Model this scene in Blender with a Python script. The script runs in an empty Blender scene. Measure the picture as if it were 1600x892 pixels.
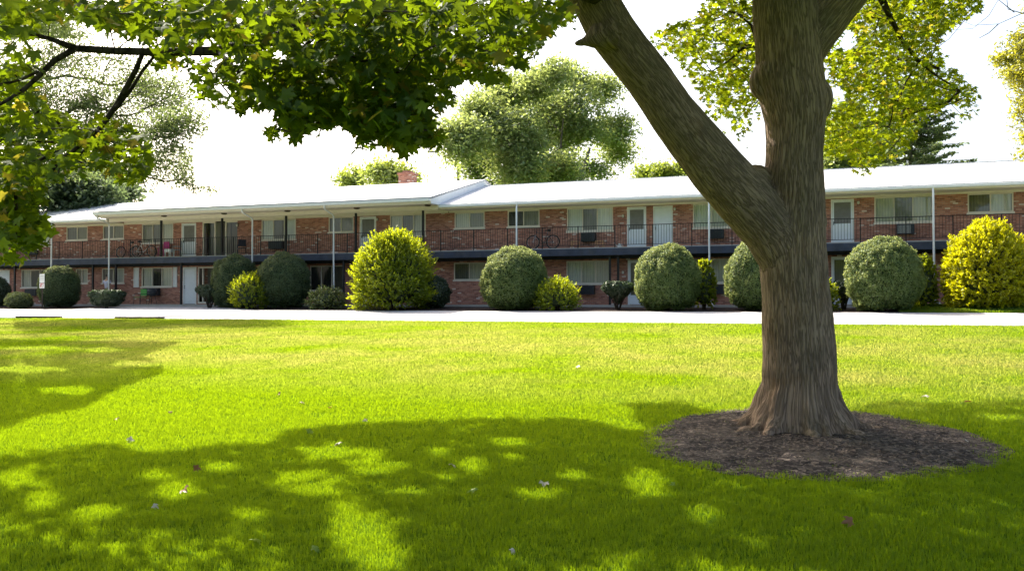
import bpy, bmesh, math, random
import numpy as np
from mathutils import Vector, Matrix, Euler
from math import sin, cos, tan, pi, radians, sqrt, atan2

random.seed(7)
rng = np.random.default_rng(11)
scene = bpy.context.scene
COL = scene.collection

# ------------------------------------------------------------------ camera
YAW, PITCH, FPX, EYE = radians(20.0), math.atan(25 / 1400.0), 1400.0, 1.6
cd = bpy.data.cameras.new("camera")
cam = bpy.data.objects.new("camera", cd)
COL.objects.link(cam)
cd.sensor_width = 36.0
cd.lens = 31.5
cd.clip_start = 0.1
cd.clip_end = 3000
cam.location = (0, 0, EYE)
cam.rotation_euler = (radians(90) + PITCH, 0, YAW)
scene.camera = cam

# ------------------------------------------------------------------ light
SUN_EL, SUN_AZ = radians(42), radians(55)       # azimuth: from +Y towards -X
SUN = np.array([-sin(SUN_AZ) * cos(SUN_EL), cos(SUN_AZ) * cos(SUN_EL), sin(SUN_EL)])
world = bpy.data.worlds.new("World")
scene.world = world
world.use_nodes = True
wn = world.node_tree
bg = wn.nodes['Background']
sky = wn.nodes.new('ShaderNodeTexSky')
sky.sky_type = 'NISHITA'
sky.sun_disc = False
sky.sun_elevation = SUN_EL
sky.sun_rotation = -SUN_AZ
sky.air_density = 1.0
sky.dust_density = 6.0
sky.ozone_density = 1.0
wn.links.new(sky.outputs[0], bg.inputs[0])
bg.inputs[1].default_value = 0.15
sl = bpy.data.lights.new("sun", 'SUN')
sl.energy = 4.3
sl.angle = radians(0.55)
sl.color = (1.0, 0.95, 0.85)
sun = bpy.data.objects.new("sun", sl)
COL.objects.link(sun)
sun.rotation_euler = Vector(SUN).to_track_quat('Z', 'Y').to_euler()
sun.location = (-20, 30, 40)
vs = scene.view_settings
vs.view_transform = 'Standard'
vs.look = 'None'
vs.exposure = 1.38
vs.gamma = 1.0
vs.use_curve_mapping = False
scene.cycles.max_bounces = 8
scene.cycles.transparent_max_bounces = 12
scene.cycles.transmission_bounces = 5
scene.cycles.sample_clamp_indirect = 6

# ------------------------------------------------------------------ projection helpers
RT = np.array([cos(YAW), sin(YAW), 0.0])
FW = np.array([-sin(YAW) * cos(PITCH), cos(YAW) * cos(PITCH), sin(PITCH)])
UP = np.cross(RT, FW)
CP = np.array([0, 0, EYE])

def ray(px, py):
    return FW * FPX + RT * (px - 800.0) + UP * (446.0 - py)
def at_Y(px, py, Y):
    d = ray(px, py)
    return CP + d * (Y / d[1])
def at_D(px, py, D):
    return CP + ray(px, py) * (D / FPX)
def fx(px, Y=43.9, py=440):
    return float(at_Y(px, py, Y)[0])
def fz(px, py, Y=43.9):
    return float(at_Y(px, py, Y)[2])
def project(P):
    P = np.asarray(P, float) - CP
    d = P @ FW
    d = np.where(np.abs(d) < 1e-6, 1e-6, d)
    return 800 + FPX * (P @ RT) / d, 446 - FPX * (P @ UP) / d, d

GY = [-60, -40, 0, 11.7, 31.5, 37.8, 42.5, 60, 1500]
GZ = [-.5, -.4, -.25, 0, .835, 1.16, 1.32, 1.35, 1.35]
def gz(Y):
    return np.interp(Y, GY, GZ)
def ground_at(px, py):
    d = ray(px, py)
    lo, hi = 1.0, 200.0
    for _ in range(50):
        m = (lo + hi) / 2
        p = CP + d * (m / FPX)
        if p[2] > gz(p[1]): lo = m
        else: hi = m
    return CP + d * (lo / FPX)

def in_poly(x, y, poly):
    x = np.asarray(x, float); y = np.asarray(y, float)
    c = np.zeros(x.shape, bool)
    n = len(poly)
    for i in range(n):
        x0, y0 = poly[i]; x1, y1 = poly[(i + 1) % n]
        if y0 == y1: continue
        k = ((y0 > y) != (y1 > y)) & (x < (x1 - x0) * (y - y0) / (y1 - y0) + x0)
        c ^= k
    return c

# value noise on numpy arrays
_perm = np.random.default_rng(3).random(4096)
def _h(i, j, k):
    return _perm[(i * 73856093 ^ j * 19349663 ^ k * 83492791) & 4095]
def vnoise(P, s=1.0):
    P = np.asarray(P, float) * s
    I = np.floor(P).astype(np.int64); F = P - I
    F = F * F * (3 - 2 * F)
    r = 0
    for a in (0, 1):
        for b in (0, 1):
            for c in (0, 1):
                w = (F[..., 0] if a else 1 - F[..., 0]) * (F[..., 1] if b else 1 - F[..., 1]) * (F[..., 2] if c else 1 - F[..., 2])
                r = r + w * _h(I[..., 0] + a, I[..., 1] + b, I[..., 2] + c)
    return r

# ------------------------------------------------------------------ object helpers
def info(o, label=None, cat=None, group=None, kind=None):
    if label: o['label'] = label
    if cat: o['category'] = cat
    if group: o['group'] = group
    if kind: o['kind'] = kind
    return o
def empty(name, loc, label, cat, group=None, rz=0):
    o = bpy.data.objects.new(name, None)
    COL.objects.link(o)
    o.location = loc
    o.rotation_euler = (0, 0, rz)
    o.empty_display_size = 0.2
    return info(o, label, cat, group)
def link_mesh(name, me, mat, parent=None, smooth=False):
    o = bpy.data.objects.new(name, me)
    COL.objects.link(o)
    for m in (mat if isinstance(mat, (list, tuple)) else [mat]):
        me.materials.append(m)
    if smooth:
        me.polygons.foreach_set('use_smooth', np.ones(len(me.polygons), bool))
    if parent: o.parent = parent
    return o
def np_mesh(name, V, F, mat, parent=None, smooth=False, attrs=None):
    """V (n,3); F (m,k) uniform polygons."""
    V = np.asarray(V, np.float32); F = np.asarray(F, np.int32)
    me = bpy.data.meshes.new(name)
    me.vertices.add(len(V)); me.vertices.foreach_set('co', V.ravel())
    me.loops.add(F.size); me.loops.foreach_set('vertex_index', F.ravel())
    me.polygons.add(len(F))
    me.polygons.foreach_set('loop_start', np.arange(0, F.size, F.shape[1], dtype=np.int32))
    me.update(calc_edges=True)
    if attrs:
        for k, (typ, arr) in attrs.items():
            a = me.attributes.new(k, typ, 'POINT')
            a.data.foreach_set('vector' if typ == 'FLOAT_VECTOR' else 'value', np.asarray(arr, np.float32).ravel())
    return link_mesh(name, me, mat, parent, smooth)

class MB:
    """collects verts/faces in local coordinates of one part"""
    def __init__(s): s.v = []; s.f = []
    def quad(s, a, b, c, d):
        n = len(s.v); s.v += [tuple(a), tuple(b), tuple(c), tuple(d)]; s.f.append((n, n + 1, n + 2, n + 3)); return s
    def box(s, x0, x1, y0, y1, z0, z1):
        n = len(s.v)
        s.v += [(x0, y0, z0), (x1, y0, z0), (x1, y1, z0), (x0, y1, z0), (x0, y0, z1), (x1, y0, z1), (x1, y1, z1), (x0, y1, z1)]
        s.f += [(n, n + 3, n + 2, n + 1), (n + 4, n + 5, n + 6, n + 7), (n, n + 1, n + 5, n + 4), (n + 1, n + 2, n + 6, n + 5), (n + 2, n + 3, n + 7, n + 6), (n + 3, n, n + 4, n + 7)]
        return s
    def tube(s, pts, rad, n=8, cap=True):
        pts = [Vector(p) for p in pts]
        if not isinstance(rad, (list, tuple)): rad = [rad] * len(pts)
        b = len(s.v)
        ref = None
        for i, p in enumerate(pts):
            t = (pts[min(i + 1, len(pts) - 1)] - pts[max(i - 1, 0)])
            if t.length < 1e-9: t = Vector((0, 0, 1))
            t.normalize()
            if ref is None:
                ref = Vector((0, 0, 1)).cross(t) if abs(t.z) < .9 else Vector((1, 0, 0)).cross(t)
            ref = (ref - t * ref.dot(t)).normalized()
            w = t.cross(ref)
            for k in range(n):
                a = 2 * pi * k / n
                s.v.append(tuple(p + (ref * cos(a) + w * sin(a)) * rad[i]))
        for i in range(len(pts) - 1):
            for k in range(n):
                k2 = (k + 1) % n
                s.f.append((b + i * n + k, b + i * n + k2, b + (i + 1) * n + k2, b + (i + 1) * n + k))
        if cap:
            s.f.append(tuple(b + k for k in range(n))[::-1])
            s.f.append(tuple(b + (len(pts) - 1) * n + k for k in range(n)))
        return s
    def lathe(s, prof, n=16, c=(0, 0, 0)):
        b = len(s.v)
        for r, z in prof:
            for k in range(n):
                a = 2 * pi * k / n
                s.v.append((c[0] + r * cos(a), c[1] + r * sin(a), c[2] + z))
        for i in range(len(prof) - 1):
            for k in range(n):
                k2 = (k + 1) % n
                s.f.append((b + i * n + k, b + i * n + k2, b + (i + 1) * n + k2, b + (i + 1) * n + k))
        s.f.append(tuple(b + k for k in range(n))[::-1])
        s.f.append(tuple(b + (len(prof) - 1) * n + k for k in range(n)))
        return s
    def build(s, name, mat, parent=None, smooth=False, bevel=0):
        me = bpy.data.meshes.new(name)
        me.from_pydata(s.v, [], s.f)
        me.update()
        o = link_mesh(name, me, mat, parent, smooth)
        if bevel:
            m = o.modifiers.new('bevel', 'BEVEL'); m.width = bevel; m.segments = 2; m.limit_method = 'ANGLE'
        return o

# ------------------------------------------------------------------ materials
def newmat(name):
    m = bpy.data.materials.new(name); m.use_nodes = True
    nt = m.node_tree
    return m, nt, nt.nodes['Principled BSDF'], nt.nodes['Material Output']
def N(nt, t, **kw):
    n = nt.nodes.new(t)
    for k, v in kw.items(): setattr(n, k, v)
    return n
def ramp(nt, stops, src=None):
    r = nt.nodes.new('ShaderNodeValToRGB')
    e = r.color_ramp.elements
    while len(e) < len(stops): e.new(0.5)
    for i, (p, c) in enumerate(stops):
        e[i].position = p
        e[i].color = (*c, 1) if len(c) == 3 else c
    if src is not None: nt.links.new(src, r.inputs[0])
    return r
def noise(nt, scale, detail=4, vec=None, rough=.55, dist=0):
    n = nt.nodes.new('ShaderNodeTexNoise')
    n.inputs['Scale'].default_value = scale; n.inputs['Detail'].default_value = detail
    n.inputs['Roughness'].default_value = rough; n.inputs['Distortion'].default_value = dist
    if vec is not None: nt.links.new(vec, n.inputs['Vector'])
    return n
def mixc(nt, fac, a, b, mode='MIX'):
    m = nt.nodes.new('ShaderNodeMix'); m.data_type = 'RGBA'; m.blend_type = mode
    for s, v in ((m.inputs[0], fac), (m.inputs[6], a), (m.inputs[7], b)):
        if isinstance(v, (int, float)): s.default_value = v
        elif isinstance(v, tuple): s.default_value = (*v, 1)
        else: nt.links.new(v, s)
    return m.outputs[2]
def bump(nt, h, strength=.3, dist=.01, normal=None):
    b = nt.nodes.new('ShaderNodeBump')
    b.inputs['Strength'].default_value = strength; b.inputs['Distance'].default_value = dist
    nt.links.new(h, b.inputs['Height'])
    if normal is not None: nt.links.new(normal, b.inputs['Normal'])
    return b.outputs[0]
def plain(name, col, rough=.6, var=.12, scale=6, metal=0, bmp=0.0, spec=.4, dirt=None):
    m, nt, b, _ = newmat(name)
    g = N(nt, 'ShaderNodeNewGeometry')
    n = noise(nt, scale, 5, g.outputs['Position'])
    lo = tuple(c * (1 - var) for c in col); hi = tuple(min(1, c * (1 + var)) for c in col)
    r = ramp(nt, [(.3, lo), (.7, hi)], n.outputs[0])
    c = r.outputs[0]
    if dirt:
        n2 = noise(nt, 1.3, 6, g.outputs['Position'], .7)
        r2 = ramp(nt, [(.48, (0, 0, 0)), (.75, (1, 1, 1))], n2.outputs[0])
        c = mixc(nt, r2.outputs[0], c, dirt)
    nt.links.new(c, b.inputs['Base Color'])
    b.inputs['Roughness'].default_value = rough; b.inputs['Metallic'].default_value = metal
    b.inputs['Specular IOR Level'].default_value = spec
    if bmp: nt.links.new(bump(nt, n.outputs[0], bmp, .01), b.inputs['Normal'])
    return m
def leaf_mat(name, diff, trans, tfac=.5, var=.35, gloss=.06, rough=.45, yellow=None, yamt=.1, patch=None, pscale=.4, zone=None):
    m, nt, b, out = newmat(name)
    nt.nodes.remove(b)
    g = N(nt, 'ShaderNodeNewGeometry')
    rnd = g.outputs['Random Per Island']
    def col(c):
        lo = tuple(x * (1 - var) for x in c); hi = tuple(x * (1 + var) for x in c)
        st = [(0, lo), (1 - yamt - .01 if yellow else 1, hi)]
        if yellow: st.append((1 - yamt + .01, tuple(y * (c[1] * 1.6) for y in yellow)))
        return ramp(nt, st, rnd).outputs[0]
    dc, tc = col(diff), col(trans)
    if patch:
        n = noise(nt, pscale, 4, g.outputs['Position'], .6)
        r = ramp(nt, [(.36, (0, 0, 0)), (.60, (1, 1, 1))], n.outputs[0])
        f = r.outputs[0]
        if zone:     # the dry part of the lawn
            sp = N(nt, 'ShaderNodeSeparateXYZ'); nt.links.new(g.outputs['Position'], sp.inputs[0])
            mr = N(nt, 'ShaderNodeMapRange'); mr.inputs[1].default_value = 0; mr.inputs[2].default_value = 40; nt.links.new(sp.outputs[1], mr.inputs[0])
            z = [q / 40 for q in zone]
            rz = ramp(nt, [(z[0], (0,) * 3), (z[1], (1,) * 3), (z[2], (.8,) * 3), (z[3], (.3,) * 3)], mr.outputs[0])
            f = mixc(nt, 1., f, rz.outputs[0], 'MULTIPLY')
        dc = mixc(nt, f, dc, patch[0]); tc = mixc(nt, f, tc, patch[1])
    d = N(nt, 'ShaderNodeBsdfDiffuse'); t = N(nt, 'ShaderNodeBsdfTranslucent'); gl = N(nt, 'ShaderNodeBsdfGlossy')
    nt.links.new(dc, d.inputs[0]); nt.links.new(tc, t.inputs[0])
    gl.inputs['Roughness'].default_value = rough
    gl.inputs['Color'].default_value = (.95, .97, .85, 1)
    m1 = N(nt, 'ShaderNodeMixShader'); m1.inputs[0].default_value = tfac
    nt.links.new(d.outputs[0], m1.inputs[1]); nt.links.new(t.outputs[0], m1.inputs[2])
    m2 = N(nt, 'ShaderNodeMixShader'); m2.inputs[0].default_value = gloss
    nt.links.new(m1.outputs[0], m2.inputs[1]); nt.links.new(gl.outputs[0], m2.inputs[2])
    nt.links.new(m2.outputs[0], out.inputs['Surface'])
    return m

def brick_mat():
    m, nt, b, _ = newmat('red_brick')
    g = N(nt, 'ShaderNodeNewGeometry')
    sp = N(nt, 'ShaderNodeSeparateXYZ'); nt.links.new(g.outputs['Position'], sp.inputs[0])
    ad = N(nt, 'ShaderNodeMath', operation='ADD'); nt.links.new(sp.outputs[0], ad.inputs[0]); nt.links.new(sp.outputs[1], ad.inputs[1])
    cb = N(nt, 'ShaderNodeCombineXYZ'); nt.links.new(ad.outputs[0], cb.inputs[0]); nt.links.new(sp.outputs[2], cb.inputs[1])
    def brk(c1, c2, mc):
        t = N(nt, 'ShaderNodeTexBrick')
        t.inputs['Color1'].default_value = (*c1, 1); t.inputs['Color2'].default_value = (*c2, 1); t.inputs['Mortar'].default_value = (*mc, 1)
        t.inputs['Scale'].default_value = 1; t.inputs['Mortar Size'].default_value = .006; t.inputs['Mortar Smooth'].default_value = .2
        t.inputs['Brick Width'].default_value = .215; t.inputs['Row Height'].default_value = .072
        nt.links.new(cb.outputs[0], t.inputs['Vector'])
        return t
    t = brk((0, 0, 0), (1, 1, 1), (.5, .5, .5))
    r = ramp(nt, [(0, (.27, .115, .085)), (.25, (.38, .16, .115)), (.55, (.47, .20, .135)), (.80, (.54, .245, .17)), (.955, (.56, .28, .20)), (.975, (.72, .60, .52))], t.outputs['Color'])
    c = mixc(nt, t.outputs['Fac'], r.outputs[0], (.42, .32, .26))
    n = noise(nt, .7, 5, g.outputs['Position'])
    r2 = ramp(nt, [(.35, (.82, .82, .84)), (.7, (1.1, 1.08, 1.05))], n.outputs[0])
    c = mixc(nt, 1.0, c, r2.outputs[0], 'MULTIPLY')
    nt.links.new(c, b.inputs['Base Color'])
    b.inputs['Roughness'].default_value = .9; b.inputs['Specular IOR Level'].default_value = .15
    inv = N(nt, 'ShaderNodeMath', operation='SUBTRACT'); inv.inputs[0].default_value = 1; nt.links.new(t.outputs['Fac'], inv.inputs[1])
    nt.links.new(bump(nt, inv.outputs[0], .5, .006), b.inputs['Normal'])
    return m
def glass_mat(name, tint=(.9, .95, .93), refl=.12):
    m, nt, b, out = newmat(name)
    nt.nodes.remove(b)
    tr = N(nt, 'ShaderNodeBsdfTransparent'); tr.inputs[0].default_value = (*tint, 1)
    gl = N(nt, 'ShaderNodeBsdfGlossy'); gl.inputs['Roughness'].default_value = .02
    g = N(nt, 'ShaderNodeNewGeometry')
    n = noise(nt, 1.2, 2, g.outputs['Position'])
    nt.links.new(bump(nt, n.outputs[0], .05, .02), gl.inputs['Normal'])
    fr = N(nt, 'ShaderNodeFresnel'); fr.inputs[0].default_value = 1.5
    ad = N(nt, 'ShaderNodeMath', operation='ADD'); ad.inputs[1].default_value = refl; nt.links.new(fr.outputs[0], ad.inputs[0])
    mx = N(nt, 'ShaderNodeMixShader')
    nt.links.new(ad.outputs[0], mx.inputs[0]); nt.links.new(tr.outputs[0], mx.inputs[1]); nt.links.new(gl.outputs[0], mx.inputs[2])
    nt.links.new(mx.outputs[0], out.inputs[0])
    return m
def curtain_mat(name, col, stripe=.08, horiz=False, depth=.25):
    m, nt, b, _ = newmat(name)
    g = N(nt, 'ShaderNodeNewGeometry')
    w = N(nt, 'ShaderNodeTexWave'); w.wave_type = 'BANDS'; w.bands_direction = 'Z' if horiz else 'X'
    w.inputs['Scale'].default_value = .314 / stripe; w.inputs['Distortion'].default_value = .6 if not horiz else .1
    nt.links.new(g.outputs['Position'], w.inputs['Vector'])
    lo = tuple(c * (1 - depth) for c in col)
    r = ramp(nt, [(.0, lo), (.6, col)], w.outputs[0])
    n = noise(nt, .9, 3, g.outputs['Position'])
    r2 = ramp(nt, [(.3, (.85, .85, .85)), (.7, (1.05, 1.05, 1.05))], n.outputs[0])
    nt.links.new(mixc(nt, 1.0, r.outputs[0], r2.outputs[0], 'MULTIPLY'), b.inputs['Base Color'])
    b.inputs['Roughness'].default_value = .9
    return m

M = {}
M['brick'] = brick_mat()
M['cream'] = plain('cream_paint', (.78, .70, .58), .5, .05, 3)
M['soffit'] = plain('soffit_paint', (.80, .73, .60), .6, .05, 2)
M['white'] = plain('white_paint', (.82, .82, .80), .45, .05, 4)
M['doorwhite'] = plain('door_paint', (.80, .83, .86), .4, .04, 4)
M['black'] = plain('black_iron_paint', (.012, .011, .012), .45, .3, 20)
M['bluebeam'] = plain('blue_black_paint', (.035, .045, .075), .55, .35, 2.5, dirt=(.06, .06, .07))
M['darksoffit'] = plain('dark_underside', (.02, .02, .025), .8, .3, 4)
M['concrete'] = plain('concrete', (.42, .40, .37), .85, .12, 2, bmp=.15)
M['screen'] = plain('grey_screen', (.20, .19, .175), .6, .12, 5)
M['darkin'] = plain('dark_interior', (.045, .042, .04), .9, .3, 2)  # near-black colour stands in for the unlit rooms
M['passage'] = plain('passage_panel', (.17, .15, .12), .8, .12, 2)
M['acdark'] = plain('dark_appliance', (.03, .034, .04), .5, .2, 10)
M['aclight'] = plain('pale_appliance', (.55, .55, .52), .5, .1, 10)
M['brass'] = plain('lamp_metal', (.10, .07, .04), .4, .1, 10, metal=.8)
M['lampglass'] = plain('lamp_glass', (.75, .72, .62), .2, .03, 10)
M['glass'] = glass_mat('window_glass', (.96, .98, .96), .07)
M['glassdark'] = glass_mat('entry_glass', (.75, .78, .74), .06)
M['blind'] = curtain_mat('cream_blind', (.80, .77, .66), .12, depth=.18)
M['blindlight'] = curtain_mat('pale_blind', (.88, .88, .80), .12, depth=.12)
M['blinddark'] = curtain_mat('dark_grey_blind', (.26, .25, .22), .12)  # dark grey backing, as of the screened middle panes
M['blindmid'] = curtain_mat('olive_blind', (.36, .34, .26), .1)

def roof_mat():
    m, nt, b, _ = newmat('pale_shingles')
    g = N(nt, 'ShaderNodeNewGeometry')
    t = N(nt, 'ShaderNodeTexBrick')
    t.inputs['Color1'].default_value = (.55, .55, .55, 1); t.inputs['Color2'].default_value = (.70, .69, .67, 1); t.inputs['Mortar'].default_value = (.42, .42, .42, 1)
    t.inputs['Scale'].default_value = 1; t.inputs['Mortar Size'].default_value = .01
    t.inputs['Brick Width'].default_value = .3; t.inputs['Row Height'].default_value = .14
    nt.links.new(g.outputs['Position'], t.inputs['Vector'])
    n = noise(nt, .35, 5, g.outputs['Position'])
    r = ramp(nt, [(.3, (.9, .9, .9)), (.7, (1.05, 1.05, 1.05))], n.outputs[0])
    nt.links.new(mixc(nt, 1., t.outputs[0], r.outputs[0], 'MULTIPLY'), b.inputs['Base Color'])
    b.inputs['Roughness'].default_value = .6
    return m
M['roof'] = roof_mat()

def lawn_mat():
    m, nt, b, _ = newmat('lawn_soil')
    g = N(nt, 'ShaderNodeNewGeometry')
    n1 = noise(nt, .35, 5, g.outputs['Position'], .6)
    n2 = noise(nt, 12, 6, g.outputs['Position'], .7)
    mp = N(nt, 'ShaderNodeMapping'); mp.inputs['Scale'].default_value = (1, 1, 1)
    nt.links.new(g.outputs['Position'], mp.inputs[0])
    n3 = noise(nt, 90, 3, mp.outputs[0], .7)
    base = ramp(nt, [(.25, (.06, .125, .008)), (.75, (.12, .20, .012))], n2.outputs[0])
    dry = ramp(nt, [(.50, (0, 0, 0)), (.72, (.35, .35, .35))], n1.outputs[0])
    c = mixc(nt, dry.outputs[0], base.outputs[0], (.06, .11, .02))
    fine = ramp(nt, [(.3, (.6, .6, .6)), (.7, (1.25, 1.25, 1.25))], n3.outputs[0])
    c = mixc(nt, 1., c, fine.outputs[0], 'MULTIPLY')
    nt.links.new(c, b.inputs['Base Color'])
    b.inputs['Roughness'].default_value = 1; b.inputs['Specular IOR Level'].default_value = 0
    nt.links.new(bump(nt, n3.outputs[0], .3, .01), b.inputs['Normal'])
    return m
M['lawn'] = lawn_mat()
M['blade'] = leaf_mat('grass_blade', (.016, .068, .004), (.41, .58, .006), .45, .20, .015, .5,
                      patch=((.04, .075, .012), (.66, .64, .13)), pscale=.28, zone=(12.5, 17, 27, 31.5))
def road_mat(name, lo, hi):
    m, nt, b, _ = newmat(name)
    g = N(nt, 'ShaderNodeNewGeometry')
    n1 = noise(nt, .5, 6, g.outputs['Position'], .65); n2 = noise(nt, 60, 3, g.outputs['Position'])
    r = ramp(nt, [(.3, lo), (.7, hi)], n1.outputs[0]); r2 = ramp(nt, [(.3, (.85,) * 3), (.7, (1.1,) * 3)], n2.outputs[0])
    nt.links.new(mixc(nt, 1., r.outputs[0], r2.outputs[0], 'MULTIPLY'), b.inputs['Base Color'])
    b.inputs['Roughness'].default_value = .8
    nt.links.new(bump(nt, n2.outputs[0], .3, .005), b.inputs['Normal'])
    return m
M['road'] = road_mat('pale_concrete_road', (.40, .38, .37), (.54, .515, .49))
M['apron'] = road_mat('grey_apron', (.33, .33, .36), (.42, .42, .45))
def mulch_mat(name, a, b_, c_):
    m, nt, b, _ = newmat(name)
    g = N(nt, 'ShaderNodeNewGeometry')
    v = N(nt, 'ShaderNodeTexVoronoi'); v.inputs['Scale'].default_value = 28
    nt.links.new(g.outputs['Position'], v.inputs['Vector'])
    n = noise(nt, 5, 8, g.outputs['Position'], .75)
    sp = N(nt, 'ShaderNodeSeparateColor'); nt.links.new(v.outputs['Color'], sp.inputs[0])
    r = ramp(nt, [(0, a), (.7, b_), (1, c_)], sp.outputs[0])
    r2 = ramp(nt, [(.3, (.5,) * 3), (.7, (1.3,) * 3)], n.outputs[0])
    nt.links.new(mixc(nt, 1., r.outputs[0], r2.outputs[0], 'MULTIPLY'), b.inputs['Base Color'])
    b.inputs['Roughness'].default_value = .95; b.inputs['Specular IOR Level'].default_value = .1
    nb = bump(nt, v.outputs['Distance'], .8, .03); nt.links.new(bump(nt, n.outputs[0], .8, .05, nb), b.inputs['Normal'])
    return m
def soil_mat():
    m = mulch_mat('tree_ring_soil', (.035, .028, .026), (.075, .060, .055), (.24, .19, .16))
    nt = m.node_tree; b = nt.nodes['Principled BSDF']
    src = b.inputs['Base Color'].links[0].from_socket
    g = N(nt, 'ShaderNodeNewGeometry'); n = noise(nt, 1.6, 6, g.outputs['Position'], .7)
    r = ramp(nt, [(.50, (0, 0, 0)), (.66, (.5, .5, .5))], n.outputs[0])
    nt.links.new(mixc(nt, r.outputs[0], src, (.27, .215, .175)), b.inputs['Base Color'])
    return m
M['mulch'] = mulch_mat('dark_mulch', (.028, .022, .020), (.06, .045, .04), (.13, .095, .075))
M['soil'] = soil_mat()
M['chip'] = plain('bark_chip', (.20, .15, .115), .9, .5, 30)

# ================================================================== GROUND
def strip(name, ys, x0, x1, dz, mat, xs=None, kind='structure'):
    V, F = [], []
    for y in ys:
        for x in (x0, x1): V.append((x, y, float(gz(y)) + dz))
    for i in range(len(ys) - 1): F.append((2 * i, 2 * i + 1, 2 * i + 3, 2 * i + 2))
    return info(np_mesh(name, V, F, mat), kind=kind)
strip('ground', GY, -900, 900, 0, M['lawn'])
strip('road', [31.5, 34.5, 37.8], -150, 110, .012, M['road'])
XB = fx(1400, 40)                                   # mulch bed ends here, a grassy bank follows
strip('mulch_bed', [37.8, 40, 42.5], -62, XB, .010, M['mulch'])
# grey apron in front of the entrance
ap = [fx(112, 37.8, 486), fx(400, 37.8, 486), fx(322, 42.1, 478), fx(212, 42.1, 478)]
info(np_mesh('apron', [(ap[0], 37.8, 1.16 + .018), (ap[1], 37.8, 1.16 + .018), (ap[2], 42.1, float(gz(42.1)) + .018), (ap[3], 42.1, float(gz(42.1)) + .018)],
             [(0, 1, 2, 3)], M['apron']), kind='structure')
MB().box(-60, 20, 42.3, 43.9, 1.2, 1.43).build('walkway', M['concrete'], bevel=.01)['kind'] = 'structure'
# grassy bank on the right
gx = np.linspace(XB, 24, 60); gy = np.linspace(37.82, 42.3, 24)
def bank_z(x, y):
    u = np.clip((y - 37.82) / 3.2, 0, 1); u = u * u * (3 - 2 * u)
    w = np.clip((x - XB) / 3.0, 0, 1)
    return gz(y) + .03 + .17 * u * (.35 + .65 * w) + .05 * (vnoise(np.stack([x, y, x * 0], -1), .9) - .5) * u
GX, GYY = np.meshgrid(gx, gy)
V = np.stack([GX, GYY, bank_z(GX, GYY)], -1).reshape(-1, 3)
F = [(j * 60 + i, j * 60 + i + 1, (j + 1) * 60 + i + 1, (j + 1) * 60 + i) for j in range(23) for i in range(59)]
info(np_mesh('grass_bank', V, F, M['lawn'], smooth=True), kind='structure')
# soil ring round the maple
TREE = np.array([-.48, 11.74])
ringpx = [(1012, 690), (1050, 662), (1110, 645), (1180, 637), (1260, 636), (1330, 643), (1400, 652), (1470, 668), (1530, 684), (1572, 703), (1560, 722),
          (1500, 738), (1420, 747), (1330, 750), (1240, 748), (1150, 740), (1080, 727), (1030, 710)]
ring = np.array([ground_at(*p)[:2] for p in ringpx])
rc = ring.mean(0)
ra = np.arctan2(ring[:, 1] - rc[1], ring[:, 0] - rc[0]); rr = np.hypot(*(ring - rc).T)
o_ = np.argsort(ra); ra, rr = ra[o_], rr[o_]
def ring_r(a):
    return np.interp(a, np.r_[ra[-1] - 2 * pi, ra, ra[0] + 2 * pi], np.r_[rr[-1], rr, rr[0]])
def ring_t(P):      # <1 inside
    a = np.arctan2(P[..., 1] - rc[1], P[..., 0] - rc[0])
    q = np.stack([P[..., 0], P[..., 1], P[..., 0] * 0], -1)
    return np.hypot(P[..., 0] - rc[0], P[..., 1] - rc[1]) / (ring_r(a) * (.97 + .20 * (vnoise(q, 2.2) - .5) + .16 * (vnoise(q, 8) - .5)))
nr, na = 60, 220
V = []; 
for i in range(nr + 1):
    t = i / nr
    a = np.linspace(-pi, pi, na, endpoint=False)
    r = ring_r(a) * t * 1.04
    x = rc[0] + r * np.cos(a); y = rc[1] + r * np.sin(a)
    q = np.stack([x, y, x * 0], -1)
    hz = .045 * (1 - t ** 3) + .035 * (vnoise(q, 6) - .5) * (1 - t ** 6) + .018 * (vnoise(q, 22) - .5) * (1 - t ** 6)
    V.append(np.stack([x, y, gz(y) + .008 + hz * (t < .995)], -1))
V = np.concatenate(V)
F = [(i * na + k, i * na + (k + 1) % na, (i + 1) * na + (k + 1) % na, (i + 1) * na + k) for i in range(nr) for k in range(na)]
info(np_mesh('soil_ring', V, F, M['soil'], smooth=True), kind='structure')

# chips of bark on the soil ring (uncountable)
def quads_from(C, U, W, mat, name, parent=None, kind=None):
    n = len(C)
    V = np.empty((n, 4, 3)); V[:, 0] = C - U - W; V[:, 1] = C + U - W; V[:, 2] = C + U + W; V[:, 3] = C - U + W
    o = np_mesh(name, V.reshape(-1, 3), np.arange(n * 4).reshape(n, 4), mat, parent)
    if kind: o['kind'] = kind
    return o
def rand_unit(n):
    v = rng.normal(size=(n, 3)); return v / np.linalg.norm(v, axis=1)[:, None]
n = 5000
a = rng.uniform(-pi, pi, n); r = np.sqrt(rng.random(n)) * ring_r(a) * 1.03
C = np.stack([rc[0] + r * np.cos(a), rc[1] + r * np.sin(a), 0 * a], -1)
C[:, 2] = gz(C[:, 1]) + .045 * (1 - (r / ring_r(a)) ** 3) + .012
U = rand_unit(n); U[:, 2] *= .35; U *= rng.uniform(.008, .035, n)[:, None]
W = np.cross(U, rand_unit(n)); W /= np.linalg.norm(W, axis=1)[:, None] + 1e-9; W[:, 2] *= .4; W *= rng.uniform(.003, .008, n)[:, None]
quads_from(C, U, W, M['chip'], 'bark_chips', kind='stuff')

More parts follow.
